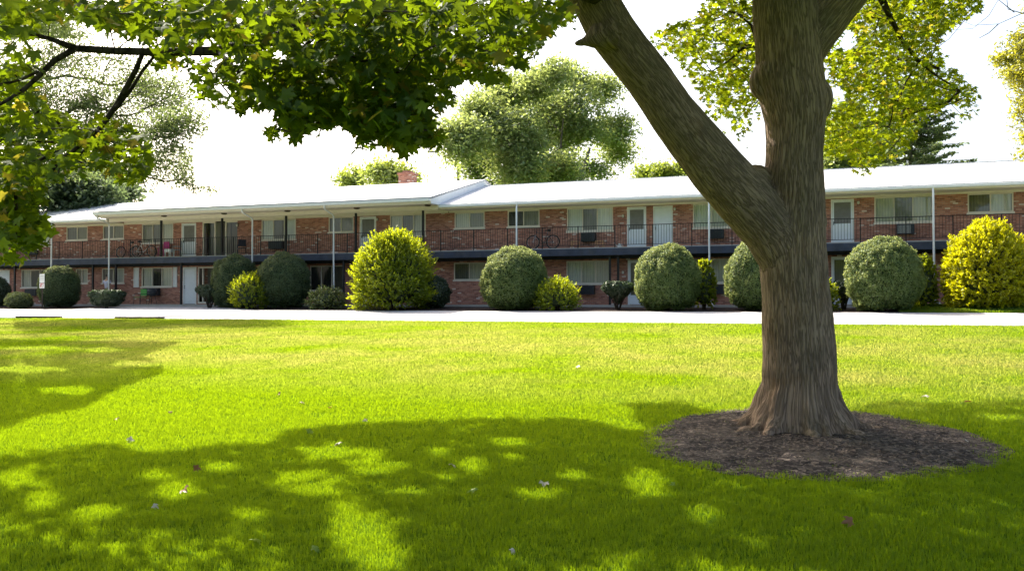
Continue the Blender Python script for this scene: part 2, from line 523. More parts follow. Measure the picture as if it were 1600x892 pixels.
# ================================================================== BUILDING
YW = 43.9
F1, F2, WT = 1.43, 4.25, 6.34
XL, XR = -60.0, 20.0
bld = empty('apartment_building', (0, YW, F1), 'long two-storey red brick apartment building with white roof and black balcony railing', 'building')
bld.location = (0, 0, 0)
Z2T = (5.16, 6.34); Z2S = (5.49, 6.34); Z1T = (2.50, 3.66); Z1S = (2.74, 3.66)
wins = []   # x0,x1,z0,z1,panes
def W(p0, p1, z, panes): wins.append((fx(p0), fx(p1), z[0], z[1], panes))
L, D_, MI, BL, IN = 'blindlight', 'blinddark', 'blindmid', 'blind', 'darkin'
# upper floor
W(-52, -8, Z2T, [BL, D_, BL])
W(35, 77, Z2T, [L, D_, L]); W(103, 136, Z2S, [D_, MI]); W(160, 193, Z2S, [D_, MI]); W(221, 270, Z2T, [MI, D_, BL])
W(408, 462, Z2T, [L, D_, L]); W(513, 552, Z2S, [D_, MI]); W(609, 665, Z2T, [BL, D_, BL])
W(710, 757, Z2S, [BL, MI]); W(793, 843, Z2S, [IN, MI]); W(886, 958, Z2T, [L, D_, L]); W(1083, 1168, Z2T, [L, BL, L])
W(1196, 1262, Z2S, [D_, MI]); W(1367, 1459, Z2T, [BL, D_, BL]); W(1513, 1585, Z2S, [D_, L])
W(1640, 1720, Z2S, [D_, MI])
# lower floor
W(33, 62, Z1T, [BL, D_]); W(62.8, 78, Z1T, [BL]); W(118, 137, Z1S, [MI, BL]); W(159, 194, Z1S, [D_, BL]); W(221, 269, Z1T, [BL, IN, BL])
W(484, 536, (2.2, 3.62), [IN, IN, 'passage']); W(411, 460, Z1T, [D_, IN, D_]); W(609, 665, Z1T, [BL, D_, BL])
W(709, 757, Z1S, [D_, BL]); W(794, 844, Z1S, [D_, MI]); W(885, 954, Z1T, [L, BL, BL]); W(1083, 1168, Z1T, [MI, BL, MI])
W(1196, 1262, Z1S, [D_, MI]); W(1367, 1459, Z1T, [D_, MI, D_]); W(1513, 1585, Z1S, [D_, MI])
doors = []  # x0,x1,z0,z1,type
def DR(p0, p1, fl, typ):
    doors.append((fx(p0), fx(p1), F2 + .01 if fl == 2 else F1 + .01, 6.30 if fl == 2 else 3.66, typ))
DR(283.5, 306, 2, 'storm'); DR(562, 587.5, 2, 'storm'); DR(980, 1010, 2, 'storm'); DR(1021, 1051.5, 2, 'panel'); DR(1299, 1335, 2, 'storm')
DR(-3, 15, 1, 'panel'); DR(286, 307, 1, 'rail'); DR(562, 587.5, 1, 'panel'); DR(981, 1010, 1, 'full'); DR(1021, 1051.5, 1, 'panel'); DR(1299, 1335, 1, 'full')
opens = [(a, b, c, d) for a, b, c, d, _ in wins] + [(a, b, c, d) for a, b, c, d, _ in doors]
S2 = (fx(316), fx(370.5), F2 + .01, 6.34); S1 = (fx(309), fx(338), F1 + .05, 3.66)
opens += [S2, S1]

wall = MB()
def cut_wall(mb, z0, z1):
    ops = sorted([o for o in opens if o[2] < z1 and o[3] > z0])
    xs = sorted({XL, XR} | {o[0] for o in ops} | {o[1] for o in ops})
    for i in range(len(xs) - 1):
        a, b = xs[i], xs[i + 1]
        cuts = sorted([(o[2], o[3]) for o in ops if o[0] < (a + b) / 2 < o[1]])
        z = z0
        for c, d in cuts:
            if c > z + 1e-4: mb.quad((a, YW, z), (b, YW, z), (b, YW, c), (a, YW, c))
            z = max(z, d)
        if z < z1 - 1e-4: mb.quad((a, YW, z), (b, YW, z), (b, YW, z1), (a, YW, z1))
    for o in ops:
        x0, x1, c, d = o; y2 = YW + .14
        mb.quad((x0, YW, c), (x0, y2, c), (x0, y2, d), (x0, YW, d))
        mb.quad((x1, YW, c), (x1, YW, d), (x1, y2, d), (x1, y2, c))
        mb.quad((x0, YW, c), (x1, YW, c), (x1, y2, c), (x0, y2, c))
        mb.quad((x0, YW, d), (x0, y2, d), (x1, y2, d), (x1, YW, d))
cut_wall(wall, 1.2, 3.95)
cut_wall(wall, 3.95, WT)
wall.quad((XL, YW, WT), (XR, YW, WT), (XR, YW, 6.62), (XL, YW, 6.62))
for X in (XL, XR): wall.quad((X, YW, 1.2), (X, 55, 1.2), (X, 55, 6.6), (X, YW, 6.6))
for X in (XL, XR): wall.v += [(X, YW, 6.6), (X, 55, 6.6), (X, 49, 8.33)]; wall.f.append((len(wall.v) - 3, len(wall.v) - 2, len(wall.v) - 1))
wall.quad((XL, 55, 1.2), (XR, 55, 1.2), (XR, 55, 6.6), (XL, 55, 6.6))
wall.build('wall', M['brick'], bld)
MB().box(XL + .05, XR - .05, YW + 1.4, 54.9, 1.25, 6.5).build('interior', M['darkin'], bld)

for (x0, x1, z0, z1, panes) in wins:
    f = MB(); t = .055; ya, yb = YW + .015, YW + .075
    f.box(x0, x0 + t, ya, yb, z0, z1).box(x1 - t, x1, ya, yb, z0, z1).box(x0 + t, x1 - t, ya, yb, z1 - t, z1).box(x0 + t, x1 - t, ya, yb, z0, z0 + t)
    npn = len(panes); w = (x1 - x0 - 2 * t) / npn
    for k in range(1, npn): f.box(x0 + t + k * w - .022, x0 + t + k * w + .022, ya + .004, yb, z0 + t, z1 - t)
    wo = f.build('window', M['cream'], bld, bevel=0)
    MB().box(x0 - .04, x1 + .04, YW - .05, YW + .013, z0 - .07, z0 + .012).build('sill', M['cream'], wo)
    p = MB(); p.quad((x0 + t, yb - .02, z0 + t), (x1 - t, yb - .02, z0 + t), (x1 - t, yb - .02, z1 - t), (x0 + t, yb - .02, z1 - t))
    p.build('pane', M['glass'], wo)
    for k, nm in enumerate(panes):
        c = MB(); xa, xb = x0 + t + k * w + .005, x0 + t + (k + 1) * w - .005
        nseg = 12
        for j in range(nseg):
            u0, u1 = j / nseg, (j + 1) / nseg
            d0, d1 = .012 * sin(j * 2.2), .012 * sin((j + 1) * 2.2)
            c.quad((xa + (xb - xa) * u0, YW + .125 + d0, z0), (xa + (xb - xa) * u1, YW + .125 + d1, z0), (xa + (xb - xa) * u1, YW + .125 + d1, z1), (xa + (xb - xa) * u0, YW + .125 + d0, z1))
        c.build('curtain', M[nm], wo)  # dark_interior ones are plain dark sheets in place of unlit rooms

for (x0, x1, z0, z1, typ) in doors:
    f = MB(); t = .07
    f.box(x0, x0 + t, YW - .02, YW + .1, z0, z1).box(x1 - t, x1, YW - .02, YW + .1, z0, z1).box(x0 + t, x1 - t, YW - .02, YW + .1, z1 - t, z1)
    a, b = x0 + t + .004, x1 - t - .004; h = z1 - z0 - t
    d = MB()
    if typ in ('storm', 'full'):
        s = .06; zl = z0 + (.47 if typ == 'storm' else .22) * h
        d.box(a, b, YW + .02, YW + .05, z0 + .02, zl).box(a, a + s, YW + .02, YW + .05, zl, z1 - t - .01).box(b - s, b, YW + .02, YW + .05, zl, z1 - t - .01).box(a + s, b - s, YW + .02, YW + .05, z1 - t - .01 - s, z1 - t - .01)
    else:
        d.box(a, b, YW + .03, YW + .07, z0 + .02, z1 - t - .01)
        for zz in ((.08, .42), (.52, .92)):
            d.box(a + .12, b - .12, YW + .022, YW + .031, z0 + zz[0] * h, z0 + zz[0] * h + .02).box(a + .12, b - .12, YW + .022, YW + .031, z0 + zz[1] * h - .02, z0 + zz[1] * h)
            d.box(a + .12, a + .14, YW + .022, YW + .031, z0 + zz[0] * h, z0 + zz[1] * h).box(b - .14, b - .12, YW + .022, YW + .031, z0 + zz[0] * h, z0 + zz[1] * h)
        if typ == 'rail': d.box(a + .02, b - .02, YW - .01, YW + .02, z0 + .46 * h, z0 + .49 * h)
    do = d.build('door', M['doorwhite'], bld)
    f.build('door_frame', M['white'], do)
    if typ in ('storm', 'full'):
        MB().quad((a + s, YW + .04, zl), (b - s, YW + .04, zl), (b - s, YW + .04, z1 - t - s), (a + s, YW + .04, z1 - t - s)).build('screen', M['screen' if typ == 'storm' else 'glassdark'], do)
        if typ == 'full': MB().quad((a, YW + .1, z0), (b, YW + .1, z0), (b, YW + .1, z1), (a, YW + .1, z1)).build('inner_door', M['blindmid'], do)
        # small numberless plaque and latch
    MB().box(a + .03, a + .06, YW - .01, YW + .02, z0 + .44 * h, z0 + .52 * h).build('handle', M['black'], do)

# stair entry glazing, upper floor: frame, glass, passage panel
f = MB(); x0, x1, z0, z1 = S2
xa, xb = fx(334.5), fx(351.5)
for xx in (x0, xa, xb, ): f.box(xx, xx + .07, YW, YW + .09, z0, z1)
f.box(x0 + .07, xa, YW + .003, YW + .087, z1 - .08, z1).box(xb + .07, x1, YW + .003, YW + .087, z1 - .08, z1).box(x0 + .07, xa, YW + .003, YW + .087, z0, z0 + .06).box(xb + .07, x1, YW + .003, YW + .087, z0, z0 + .06)
en = f.build('entry_glazing', M['cream'], bld)
MB().quad((x0 + .07, YW + .05, z0), (xa, YW + .05, z0), (xa, YW + .05, z1), (x0 + .07, YW + .05, z1)).quad((xb + .07, YW + .05, z0), (x1, YW + .05, z0), (x1, YW + .05, z1), (xb + .07, YW + .05, z1)).build('pane', M['glassdark'], en)
MB().box(x0, xa + .06, YW + .6, YW + .65, z0, z1).build('inner_panel', M['blindmid'], en)
MB().box(xb, x1, YW + .6, YW + .65, z0, z1).build('inner_panel', M['passage'], en)
MB().box(xa + .07, xb, YW + .5, YW + .55, z0, z1).build('inner_panel', M['passage'], en)
# lower floor sidelights
f = MB(); x0, x1, z0, z1 = S1; xm = fx(316)
for xx in (x0, xm, x1 - .07): f.box(xx, xx + .07, YW, YW + .09, z0, z1)
f.box(x0 + .07, x1 - .07, YW + .003, YW + .087, z1 - .08, z1).box(x0 + .07, x1 - .07, YW + .003, YW + .087, z0, z0 + .1)
en = f.build('entry_glazing', M['cream'], bld)
MB().quad((x0 + .07, YW + .05, z0), (x1 - .07, YW + .05, z0), (x1 - .07, YW + .05, z1), (x0 + .07, YW + .05, z1)).build('pane', M['glassdark'], en)
MB().box(x0, xm + .07, YW + .4, YW + .45, z0, z1).build('inner_panel', M['brick'], en)
MB().box(xm + .07, x1, YW + .4, YW + .45, z0, z1).build('inner_panel', M['blinddark'], en)
# shutters
for p0, p1 in ((209.5, 217.5), (270.8, 277)):
    s = MB(); a, b = fx(p0), fx(p1); s.box(a, a + .04, YW - .05, YW - .002, 2.47, 3.68).box(b - .04, b, YW - .05, YW - .002, 2.47, 3.68)
    for k in range(24): s.box(a + .04, b - .04, YW - .035, YW - .01, 2.48 + k * .05, 2.51 + k * .05)
    s.box(a + .04, b - .04, YW - .012, YW - .003, 2.47, 3.68)
    s.build('shutter', M['white'], bld)

# roofs
CXL, CXR = -41.6, -19.55
def prism(name, prof, x0, x1, mat, parent):
    m = MB(); n = len(prof)
    m.v = [(x0, y, z) for y, z in prof] + [(x1, y, z) for y, z in prof]
    m.f = [(i, (i + 1) % n, n + (i + 1) % n, n + i) for i in range(n)] + [tuple(range(n))[::-1], tuple(range(n, 2 * n))]
    return m.build(name, mat, parent)
prism('roof', [(42.55, 6.66), (49, 8.40), (55.45, 6.66), (55.45, 6.60), (49, 8.34), (42.55, 6.60)], XL - .4, XR + .4, M['roof'], bld)
cr = prism('roof', [(41.44, 6.94), (49, 8.79), (56.5, 6.94), (56.5, 6.87), (49, 8.72), (41.44, 6.87)], CXL - .05, CXR + .05, M['roof'], bld)
prism('rake_board', [(41.6, 6.86), (49, 8.71), (56.4, 6.86), (56.4, 6.58), (49, 8.36), (42.62, 6.64), (41.6, 6.62)], CXR - .06, CXR, M['white'], bld)
prism('rake_board', [(41.6, 6.86), (49, 8.71), (56.4, 6.86), (56.4, 6.58), (49, 8.36), (42.62, 6.64), (41.6, 6.62)], CXL, CXL + .06, M['white'], bld)
MB().box(XL, XR, 49 - .08, 49 + .08, 8.385, 8.425).build('ridge_cap', M['roof'], bld)
for a, b in ((XL - .4, CXL), (CXR, XR + .4)):
    MB().box(a, b, 42.60, 42.64, 6.42, 6.598).build('fascia', M['cream'], bld)
    MB().box(a, b, 42.47, 42.598, 6.49, 6.60).build('gutter', M['white'], bld, bevel=.015)
    MB().box(a, b, 42.642, YW - .002, 6.43, 6.45).build('soffit', M['soffit'], bld)
    MB().box(a, b, YW - .04, YW - .003, WT + .003, 6.428).build('frieze', M['cream'], bld)
MB().box(CXL, CXR, 41.56, 41.60, 6.62, 6.868).build('fascia', M['cream'], bld)
MB().box(CXL, CXR, 41.42, 41.558, 6.72, 6.865).build('gutter', M['white'], bld, bevel=.015)
MB().box(CXL + .06, CXR - .06, 41.602, YW - .002, 6.60, 6.62).build('soffit', M['soffit'], bld)
MB().box(CXL + .06, CXR - .06, YW - .04, YW - .003, WT + .003, 6.598).build('frieze', M['cream'], bld)
MB().box(CXL + .06, CXR - .06, 42.62, 42.80, 6.40, 6.598).build('beam', M['cream'], bld)
# chimney on the far slope
c0 = at_Y(637, 271, 51.0)
ch = MB(); ch.box(c0[0] - .45, c0[0] + .45, 50.6, 51.4, 7.9, c0[2] - .12).box(c0[0] - .52, c0[0] + .52, 50.53, 51.47, c0[2] - .12, c0[2])
cho = ch.build('chimney', M['brick'], cr)
MB().box(c0[0] - .25, c0[0] + .25, 50.75, 51.25, c0[2], c0[2] + .14).build('flue', M['brick'], cr)
# balcony
MB().box(XL, XR, 42.70, YW - .003, 4.16, F2).build('balcony_floor', M['concrete'], bld)
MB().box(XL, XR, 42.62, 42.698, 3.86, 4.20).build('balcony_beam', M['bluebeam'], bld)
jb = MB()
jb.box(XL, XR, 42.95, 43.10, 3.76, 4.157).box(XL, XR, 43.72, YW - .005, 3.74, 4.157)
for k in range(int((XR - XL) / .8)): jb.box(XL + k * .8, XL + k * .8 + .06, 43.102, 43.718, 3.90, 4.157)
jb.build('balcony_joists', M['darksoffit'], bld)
# railing: posts every 1.85 m, one panel per bay
xp = [fx(903, 42.7, 370) + k * 1.86 for k in range(-21, 16)]
xp = [x for x in xp if XL < x < XR]
post_me = None
for i, x in enumerate(xp):
    if post_me is None:
        o = MB().box(-.022, .022, -.022, .022, 0, 1.10).build('railing_post', M['black'], bld); post_me = o
    else:
        o = post_me.copy(); COL.objects.link(o); o.parent = bld
    o.location = (x, 42.72, F2 - .03)
    if i == len(xp) - 1: continue
    if i == 0:
        p = MB(); L0 = 1.86 - .044
        p.box(.022, .022 + L0, -.018, .018, 1.03, 1.06).box(.022, .022 + L0, -.012, .012, .10, .125)
        for k in range(1, 14): xx = .022 + L0 * k / 14; p.box(xx - .0075, xx + .0075, -.0075, .0075, .125, 1.03)
        pan = p.build('railing_panel', M['black'], bld); o = pan
    else:
        o = pan.copy(); COL.objects.link(o); o.parent = bld
    o.location = (x, 42.72, F2)
# black posts
pm = MB().box(-.05, .05, -.05, .05, 0, 1).box(-.08, .08, -.08, .08, 0, .012).build('balcony_post', M['black'], bld)
plist = [(px, F2, 6.40) for px in (252, 347, 447, 556, 661)] + [(px, 1.40, 3.86) for px in (23, 145, 181, 283, 537, 953, 966, 1255, 1480)]
for i, (px, z0, z1) in enumerate(plist):
    o = pm if i == 0 else pm.copy()
    if i: COL.objects.link(o); o.parent = bld
    o.location = (fx(px, 42.84, 360 if z0 > 3 else 450), 42.84, z0); o.scale = (1, 1, z1 - z0)
# downspouts
for px, centre, kick in ((80, 0, 0), (807, 0, 0), (1108, 0, .12), (1459, 0, .35), (1700, 0, 0), (170, 1, 0), (394, 1, 0), (521, 1, .2)):
    x = fx(px, 42.44, 400); m = MB()
    if centre:
        pts = [(x, 41.49, 6.74), (x, 41.49, 6.60), (x, 41.62, 6.50), (x, 42.30, 6.33), (x, 42.45, 6.22)]
    else: pts = [(x, 42.53, 6.50), (x, 42.50, 6.42), (x, 42.44, 6.34)]
    pts += [(x, 42.45, 4.5), (x + .015 * (kick > 0), 42.45, 3.0), (x + .03 * (kick > 0), 42.45, 1.9), (x + .05 * (kick > 0), 42.44, 1.62)]
    pts += [(x + .1 + kick * .5, 42.40, 1.46), (x + .12 + kick, 42.30, 1.36)] if kick else [(x, 42.43, 1.5), (x, 42.2, 1.38)]
    m.tube(pts, .045, 8); m.build('downspout', M['white'], bld, smooth=True)
# air conditioners
for px0, px1, fl, light in ((43, 60, 2, 0), (423, 444, 2, 0), (910, 931.5, 2, 0), (1111, 1132, 2, 0), (1401, 1429, 2, 0), (44, 61, 1, 0), (228, 251, 1, 1), (907, 930, 1, 0), (1111, 1132, 1, 0), (1401, 1429, 1, 0)):
    x0, x1 = fx(px0), fx(px1); zt = (5.08 if fl == 2 else 2.42) - .02
    o = MB().box(x0, x1, YW - .28, YW + .02, zt - .44, zt).build('air_conditioner', M['acdark'], bld, bevel=.012)
    g = MB(); x0_, x1_ = x0 + .04, x1 - .04
    for k in range(9): g.box(x0_, x1_ - .12, YW - .297, YW - .281, zt - .40 + k * .041, zt - .385 + k * .041)
    g.build('grille', M['aclight'] if light or px0 == 1401 else M['acdark'], o)
# wall lamps
def lamp(x, z):
    o = MB().box(x - .05, x + .05, YW - .03, YW - .001, z - .07, z + .09).build('wall_lamp', M['brass'], bld)
    MB().lathe([(.02, -.08), (.05, -.05), (.06, .02), (.045, .06), (.02, .07)], 10, (x, YW - .09, z)).build('lamp_shade', M['lampglass'], o, smooth=True)
for px, py in ((371.5, 352), (590, 343), (974, 338), (1055, 327), (1342, 317)): lamp(fx(px), fz(px, py))
for px in (974, 1055, 1342): lamp(fx(px), 3.05)
# flush lamps under the centre soffit
def at_Z(px, py, z):
    d = ray(px, py); return CP + d * ((z - EYE) / d[2])
for px, py in ((249, 336), (342.5, 332), (442.6, 328), (548.6, 323), (657, 317.5)):
    p = at_Z(px, py, 6.60); x = p[0]
    MB().lathe([(.17, -.001), (.17, -.03), (.13, -.07), (.05, -.085)], 16, (x, 42.05, 6.60)).build('soffit_lamp', M['brass'], bld, smooth=True)

# ================================================================== VEGETATION TOOLS
def bark_mat(name, dark, mid, light, big=True):
    m, nt, b, _ = newmat(name)
    at = N(nt, 'ShaderNodeAttribute'); at.attribute_name = 'bark'
    g = N(nt, 'ShaderNodeNewGeometry')
    vec = at.outputs['Vector'] if big else g.outputs['Position']
    mp = N(nt, 'ShaderNodeMapping'); mp.inputs['Scale'].default_value = (1, 1, 1) if big else (1, 1, .2)
    nt.links.new(vec, mp.inputs[0])
    wn_ = noise(nt, 4, 3, mp.outputs[0])
    wv = mixc(nt, .05, mp.outputs[0], wn_.outputs['Color'], 'ADD')
    v = noise(nt, 40 if big else 12, 2.5, wv, .5, .5)
    sb = N(nt, 'ShaderNodeMath', operation='SUBTRACT'); sb.inputs[1].default_value = .5; nt.links.new(v.outputs[0], sb.inputs[0])
    ab_ = N(nt, 'ShaderNodeMath', operation='ABSOLUTE'); nt.links.new(sb.outputs[0], ab_.inputs[0])
    crack = ramp(nt, [(0, (.05, .05, .05)), (.10, (1, 1, 1))], ab_.outputs[0])
    n = noise(nt, 30, 6, wv, .7)
    n2 = noise(nt, 1.6, 5, g.outputs['Position'], .6)
    r = ramp(nt, [(.25, mid), (.75, light)], n.outputs[0])
    c = mixc(nt, crack.outputs[0], dark, r.outputs[0])
    r2 = ramp(nt, [(.3, (.72, .72, .70)), (.7, (1.2, 1.15, 1.1))], n2.outputs[0])
    c = mixc(nt, 1., c, r2.outputs[0], 'MULTIPLY')
    if big:   # mossy, orange lichen tint in patches
        n3 = noise(nt, 2.4, 6, g.outputs['Position'], .7)
        rm = ramp(nt, [(.55, (0, 0, 0)), (.75, (.45, .45, .45))], n3.outputs[0])
        c = mixc(nt, rm.outputs[0], c, (.22, .12, .05))
        n4 = noise(nt, 1.7, 6, mp.outputs[0], .7)
        rm = ramp(nt, [(.56, (0, 0, 0)), (.75, (.4, .4, .4))], n4.outputs[0])
        c = mixc(nt, rm.outputs[0], c, (.19, .17, .10))
    nt.links.new(c, b.inputs['Base Color'])
    b.inputs['Roughness'].default_value = .92; b.inputs['Specular IOR Level'].default_value = .15
    h = mixc(nt, .35, crack.outputs[0], n.outputs[0])
    nt.links.new(bump(nt, h, .85, .022 if big else .01), b.inputs['Normal'])
    return m
M['bark'] = bark_mat('maple_bark', (.14, .10, .075), (.27, .19, .14), (.42, .31, .235))
M['twig'] = bark_mat('twig_bark', (.02, .015, .012), (.05, .038, .03), (.09, .07, .055), False)
M['palebark'] = bark_mat('pale_bark', (.05, .045, .04), (.13, .115, .10), (.22, .20, .175), False)

# leaf templates: x towards tip, y sideways; first vertex is the fan centre
def tmpl(half):
    pts = [(half[0][0], half[0][1])] + [(a, r) for a, r in half[1:-1]] + [half[-1]] + [(-a, r) for a, r in half[1:-1][::-1]]
    return np.array([(0, 0)] + [(r * cos(radians(a)), r * sin(radians(a))) for a, r in pts])
MAPLE = tmpl([(0, 1.0), (9, .80), (19, .74), (28, .50), (40, .66), (47, .95), (58, .76), (66, .74), (80, .46), (98, .54), (112, .68), (128, .50), (180, .18)])
MAPLE_S = tmpl([(0, 1.0), (27, .46), (48, .92), (76, .38), (110, .6), (180, .16)])
OVAL = tmpl([(0, 1.0), (35, .5), (90, .34), (145, .5), (180, 1.0)])
DIAM = tmpl([(0, 1.0), (90, .45), (180, 1.0)])

def leaf_mesh(name, C, Nn, T, S, tm, mat, parent, droop=.25, fold=.18):
    """fans of triangles: C centres, Nn normals, T tip directions, S sizes"""
    n = len(C)
    Nn = Nn / np.linalg.norm(Nn, axis=1)[:, None]
    T = T - Nn * (T * Nn).sum(1)[:, None]; T /= np.linalg.norm(T, axis=1)[:, None] + 1e-9
    B = np.cross(Nn, T)
    k = len(tm)
    x, y = tm[:, 0], tm[:, 1]
    r2 = x * x + y * y
    S = S[:, None, None]
    dr = rng.uniform(.3, 1.6, n)[:, None, None] * droop
    V = C[:, None] + S * (T[:, None] * x[None, :, None] + B[:, None] * y[None, :, None] - Nn[:, None] * (dr * r2[None, :, None] - fold * np.abs(y)[None, :, None]))
    if k <= 5:      # diamonds: one quad, no fan
        F = np.arange(n)[:, None] * k + np.array([1, 2, 3, 4])[None]
        return np_mesh(name, V.reshape(-1, 3), F, mat, parent)
    i = np.arange(1, k); j = np.roll(i, -1)
    f = np.stack([np.zeros(k - 1, int), i, j], -1)
    F = (np.arange(n)[:, None, None] * k + f[None]).reshape(-1, 3)
    return np_mesh(name, V.reshape(-1, 3), F, mat, parent)

def grow(mb, start, targets, r_tip, expo=.45, sides=5, seg=.5, jit=.12, rmax=1e9, lift=.0):
    """start: list of (pos, radius) chain already built; branches run from it to every target"""
    pos = [np.array(p, float) for p in start]; par = [-1] * len(pos); desc = [0] * len(pos); fixed = len(pos)
    plen = [0.0] * len(pos)
    c0 = pos[0]
    T = sorted([np.array(t, float) for t in targets], key=lambda t: min(np.linalg.norm(t - q) for q in pos[:fixed]))
    chains = []
    for t in T:
        A = np.array(pos); d = np.linalg.norm(A - t, axis=1) + .25 * np.array(plen) + .8 * np.maximum(0, A[:, 2] - t[2])
        i = int(np.argmin(d)); a = pos[i]; L = np.linalg.norm(t - a)
        ns = max(2, int(L / seg)); ids = [i]; prev = i
        for k in range(1, ns + 1):
            u = k / ns
            p = a + (t - a) * u + np.array([0, 0, lift * L * sin(pi * u)])
            if k < ns: p = p + rng.normal(size=3) * jit * min(L, 2) * .5
            pos.append(p); par.append(prev); desc.append(0); plen.append(plen[prev] + L / ns); prev = len(pos) - 1; ids.append(prev)
        chains.append(ids)
        j = prev
        while j >= 0:
            desc[j] += 1; j = par[j]
    for ids in chains:
        rad = [min(rmax, r_tip * max(1, desc[q]) ** expo) for q in ids]; rad[0] = min(rad[0], rad[1] * 1.25)
        mb.tube([pos[q] for q in ids], rad, sides, cap=False)
    return pos

# which parts of the photographed lawn lie in shade (used to carve the crowns so their shadows fall there)
SHADE = [(-400, 735), (0, 722), (40, 708), (120, 700), (165, 694), (200, 706), (250, 712), (330, 700), (430, 694), (462, 676), (520, 668), (640, 662), (780, 657), (900, 656),
         (960, 672), (1020, 678), (985, 633), (1060, 632), (1120, 648), (1330, 645), (1400, 626), (1460, 632), (1540, 629), (1640, 628), (2300, 628), (2300, 1500), (-400, 1500)]
SPOTS = [(30, 752, 42, 17), (350, 731, 30, 9), (490, 760, 55, 20), (535, 708, 62, 13), (585, 728, 45, 14), (745, 731, 24, 15), (690, 707, 22, 8), (272, 772, 34, 15), (245, 748, 25, 8),
         (570, 838, 55, 40), (600, 880, 45, 30), (535, 800, 25, 20), (392, 806, 22, 11), (1012, 757, 34, 22), (1100, 808, 24, 13), (800, 716, 18, 6), (790, 694, 36, 6), (150, 805, 40, 12),
         (70, 785, 30, 12), (900, 745, 26, 8), (640, 770, 20, 8), (180, 862, 16, 10), (1185, 850, 20, 9), (1570, 655, 26, 6), (840, 775, 30, 8), (700, 748, 16, 6), (40, 578, 60, 5), (160, 548, 45, 3), (110, 612, 40, 6), (60, 545, 60, 3), (215, 570, 30, 4), (1080, 700, 10, 3), (1240, 722, 22, 4), (1335, 742, 30, 5)]
LSHADE = [(-300, 522), (0, 531), (90, 533), (285, 535), (225, 556), (262, 582), (190, 606), (130, 640), (60, 652), (20, 668), (-40, 690), (-300, 720)]
def shadow_px(P):
    Q = P.copy()
    for _ in range(4):
        h = (Q[:, 2] - gz(Q[:, 1])) / SUN[2]
        Q = Q - SUN[None] * h[:, None]
    return project(Q)
def casts_ok(P):
    x, y, d = shadow_px(P)
    infr = (d > .5) & (y > 470) & (y < 900) & (x > -30) & (x < 1630)
    ok = in_poly(x + 16 * rng.normal(size=len(x)) * .5, y + 3 * rng.normal(size=len(x)) * .5, SHADE) | in_poly(x, y, LSHADE)
    q = np.stack([x / 17, y / 7, x * 0], -1); wob = vnoise(q, 1.0) * .6 + vnoise(q, 2.3) * .4 + .15 * rng.random(len(x)); wob2 = vnoise(q + 31, .8) * .7 + vnoise(q + 3, 2.1) * .3
    for (cx, cy, a, b) in SPOTS:
        e = ((x - cx) / a) ** 2 + ((y - cy) / b) ** 2
        ok &= ~(e < .15 + 2.4 * wob ** 1.4)
    ok &= ~((wob2 > .66) & (rng.random(len(x)) < .5))
    return ok | ~infr

# ================================================================== THE MAPLE
maple = empty('maple_tree', (TREE[0], TREE[1], 0), 'large maple tree with furrowed grey brown trunk forking low above a ring of soil', 'tree')
maple.location = (0, 0, 0)
TD = 11.2
k_ = TD / 1400
stem = [(1248, 720, 118), (1250, 690, 100), (1249, 672, 86), (1248, 652, 72), (1248, 630, 62), (1249, 600, 57), (1248, 560, 55), (1246, 500, 53), (1242, 450, 51), (1239, 400, 51),
        (1238, 350, 50), (1240, 300, 47), (1241, 250, 43), (1242, 220, 43), (1243, 190, 46), (1240, 160, 50), (1234, 130, 52), (1232, 100, 50), (1230, 60, 49), (1226, 20, 48), (1222, -30, 45), (1216, -110, 40), (1220, -220, 34), (1228, -330, 27)]
limbL = [(1228, 410, 38), (1203, 358, 43), (1160, 308, 45), (1118, 262, 42), (1080, 215, 39), (1046, 170, 37), (1012, 120, 36), (980, 82, 36), (953, 45, 37), (924, -8, 34), (886, -60, 28), (850, -120, 24), (800, -190, 19)]
limbR = [(1245, 85, 38), (1272, 50, 36), (1305, 10, 33), (1335, -25, 30), (1380, -90, 24), (1440, -170, 18)]
def pts3(lst, D0, dD=0.0):
    out = []
    for i, (x, y, r) in enumerate(lst):
        D = D0 + dD * i / (len(lst) - 1)
        out.append((at_D(x, y, D), r * D / 1400))
    return out
P1 = pts3(stem, TD); P2 = pts3(limbL, TD, -1.2); P3 = pts3(limbR, TD, .5)
tb = MB()
for P in (P1, P2, P3): tb.tube([p for p, r in P], [r for p, r in P], 32)
def blob(c, r, sc=(1, 1, 1)):
    prof = [(r * sin(pi * i / 8) + 1e-4, -r * cos(pi * i / 8)) for i in range(9)]
    b0 = len(tb.v); tb.lathe(prof, 14, (0, 0, 0))
    for i in range(b0, len(tb.v)):
        v = tb.v[i]; tb.v[i] = (c[0] + v[0] * sc[0], c[1] + v[1] * sc[1], c[2] + v[2] * sc[2])
blob(at_D(1196, 128, TD), .20, (1, 1, 1.25)); blob(at_D(1274, 158, TD), .22, (1, 1, 1.3)); blob(at_D(1268, 175, TD - .22), .15, (1, .8, 1.2)); blob(at_D(1206, 115, TD - .1), .2); blob(at_D(1271, 348, TD), .17)
blob(at_D(1180, 285, TD - .05), .22); pass
tb.tube([at_D(958, 52, TD - .95), at_D(930, 60, TD - .98), at_D(914, 66, TD - 1.0), at_D(897, 69, TD - 1.0)], [.20, .13, .045, .02], 10)
base = at_D(1248, 672, TD)
for i in range(13):
    a = 2 * pi * i / 13 + rng.uniform(-.15, .15); L = rng.uniform(.75, 1.15); w = rng.uniform(.10, .15)
    dx, dy = cos(a), sin(a); zz = base[2]
    p = [(base[0] + dx * q + rng.normal() * .02, base[1] + dy * q + rng.normal() * .02, zz + h) for q, h in ((.24, .75), (.38, .36), (.50, .15), (.66, .045), (L, -.05), (L + .3, -.12))]
    tb.tube(p, [w * .9, w * 1.15, w * 1.05, w * .75, w * .5, .03], 10)
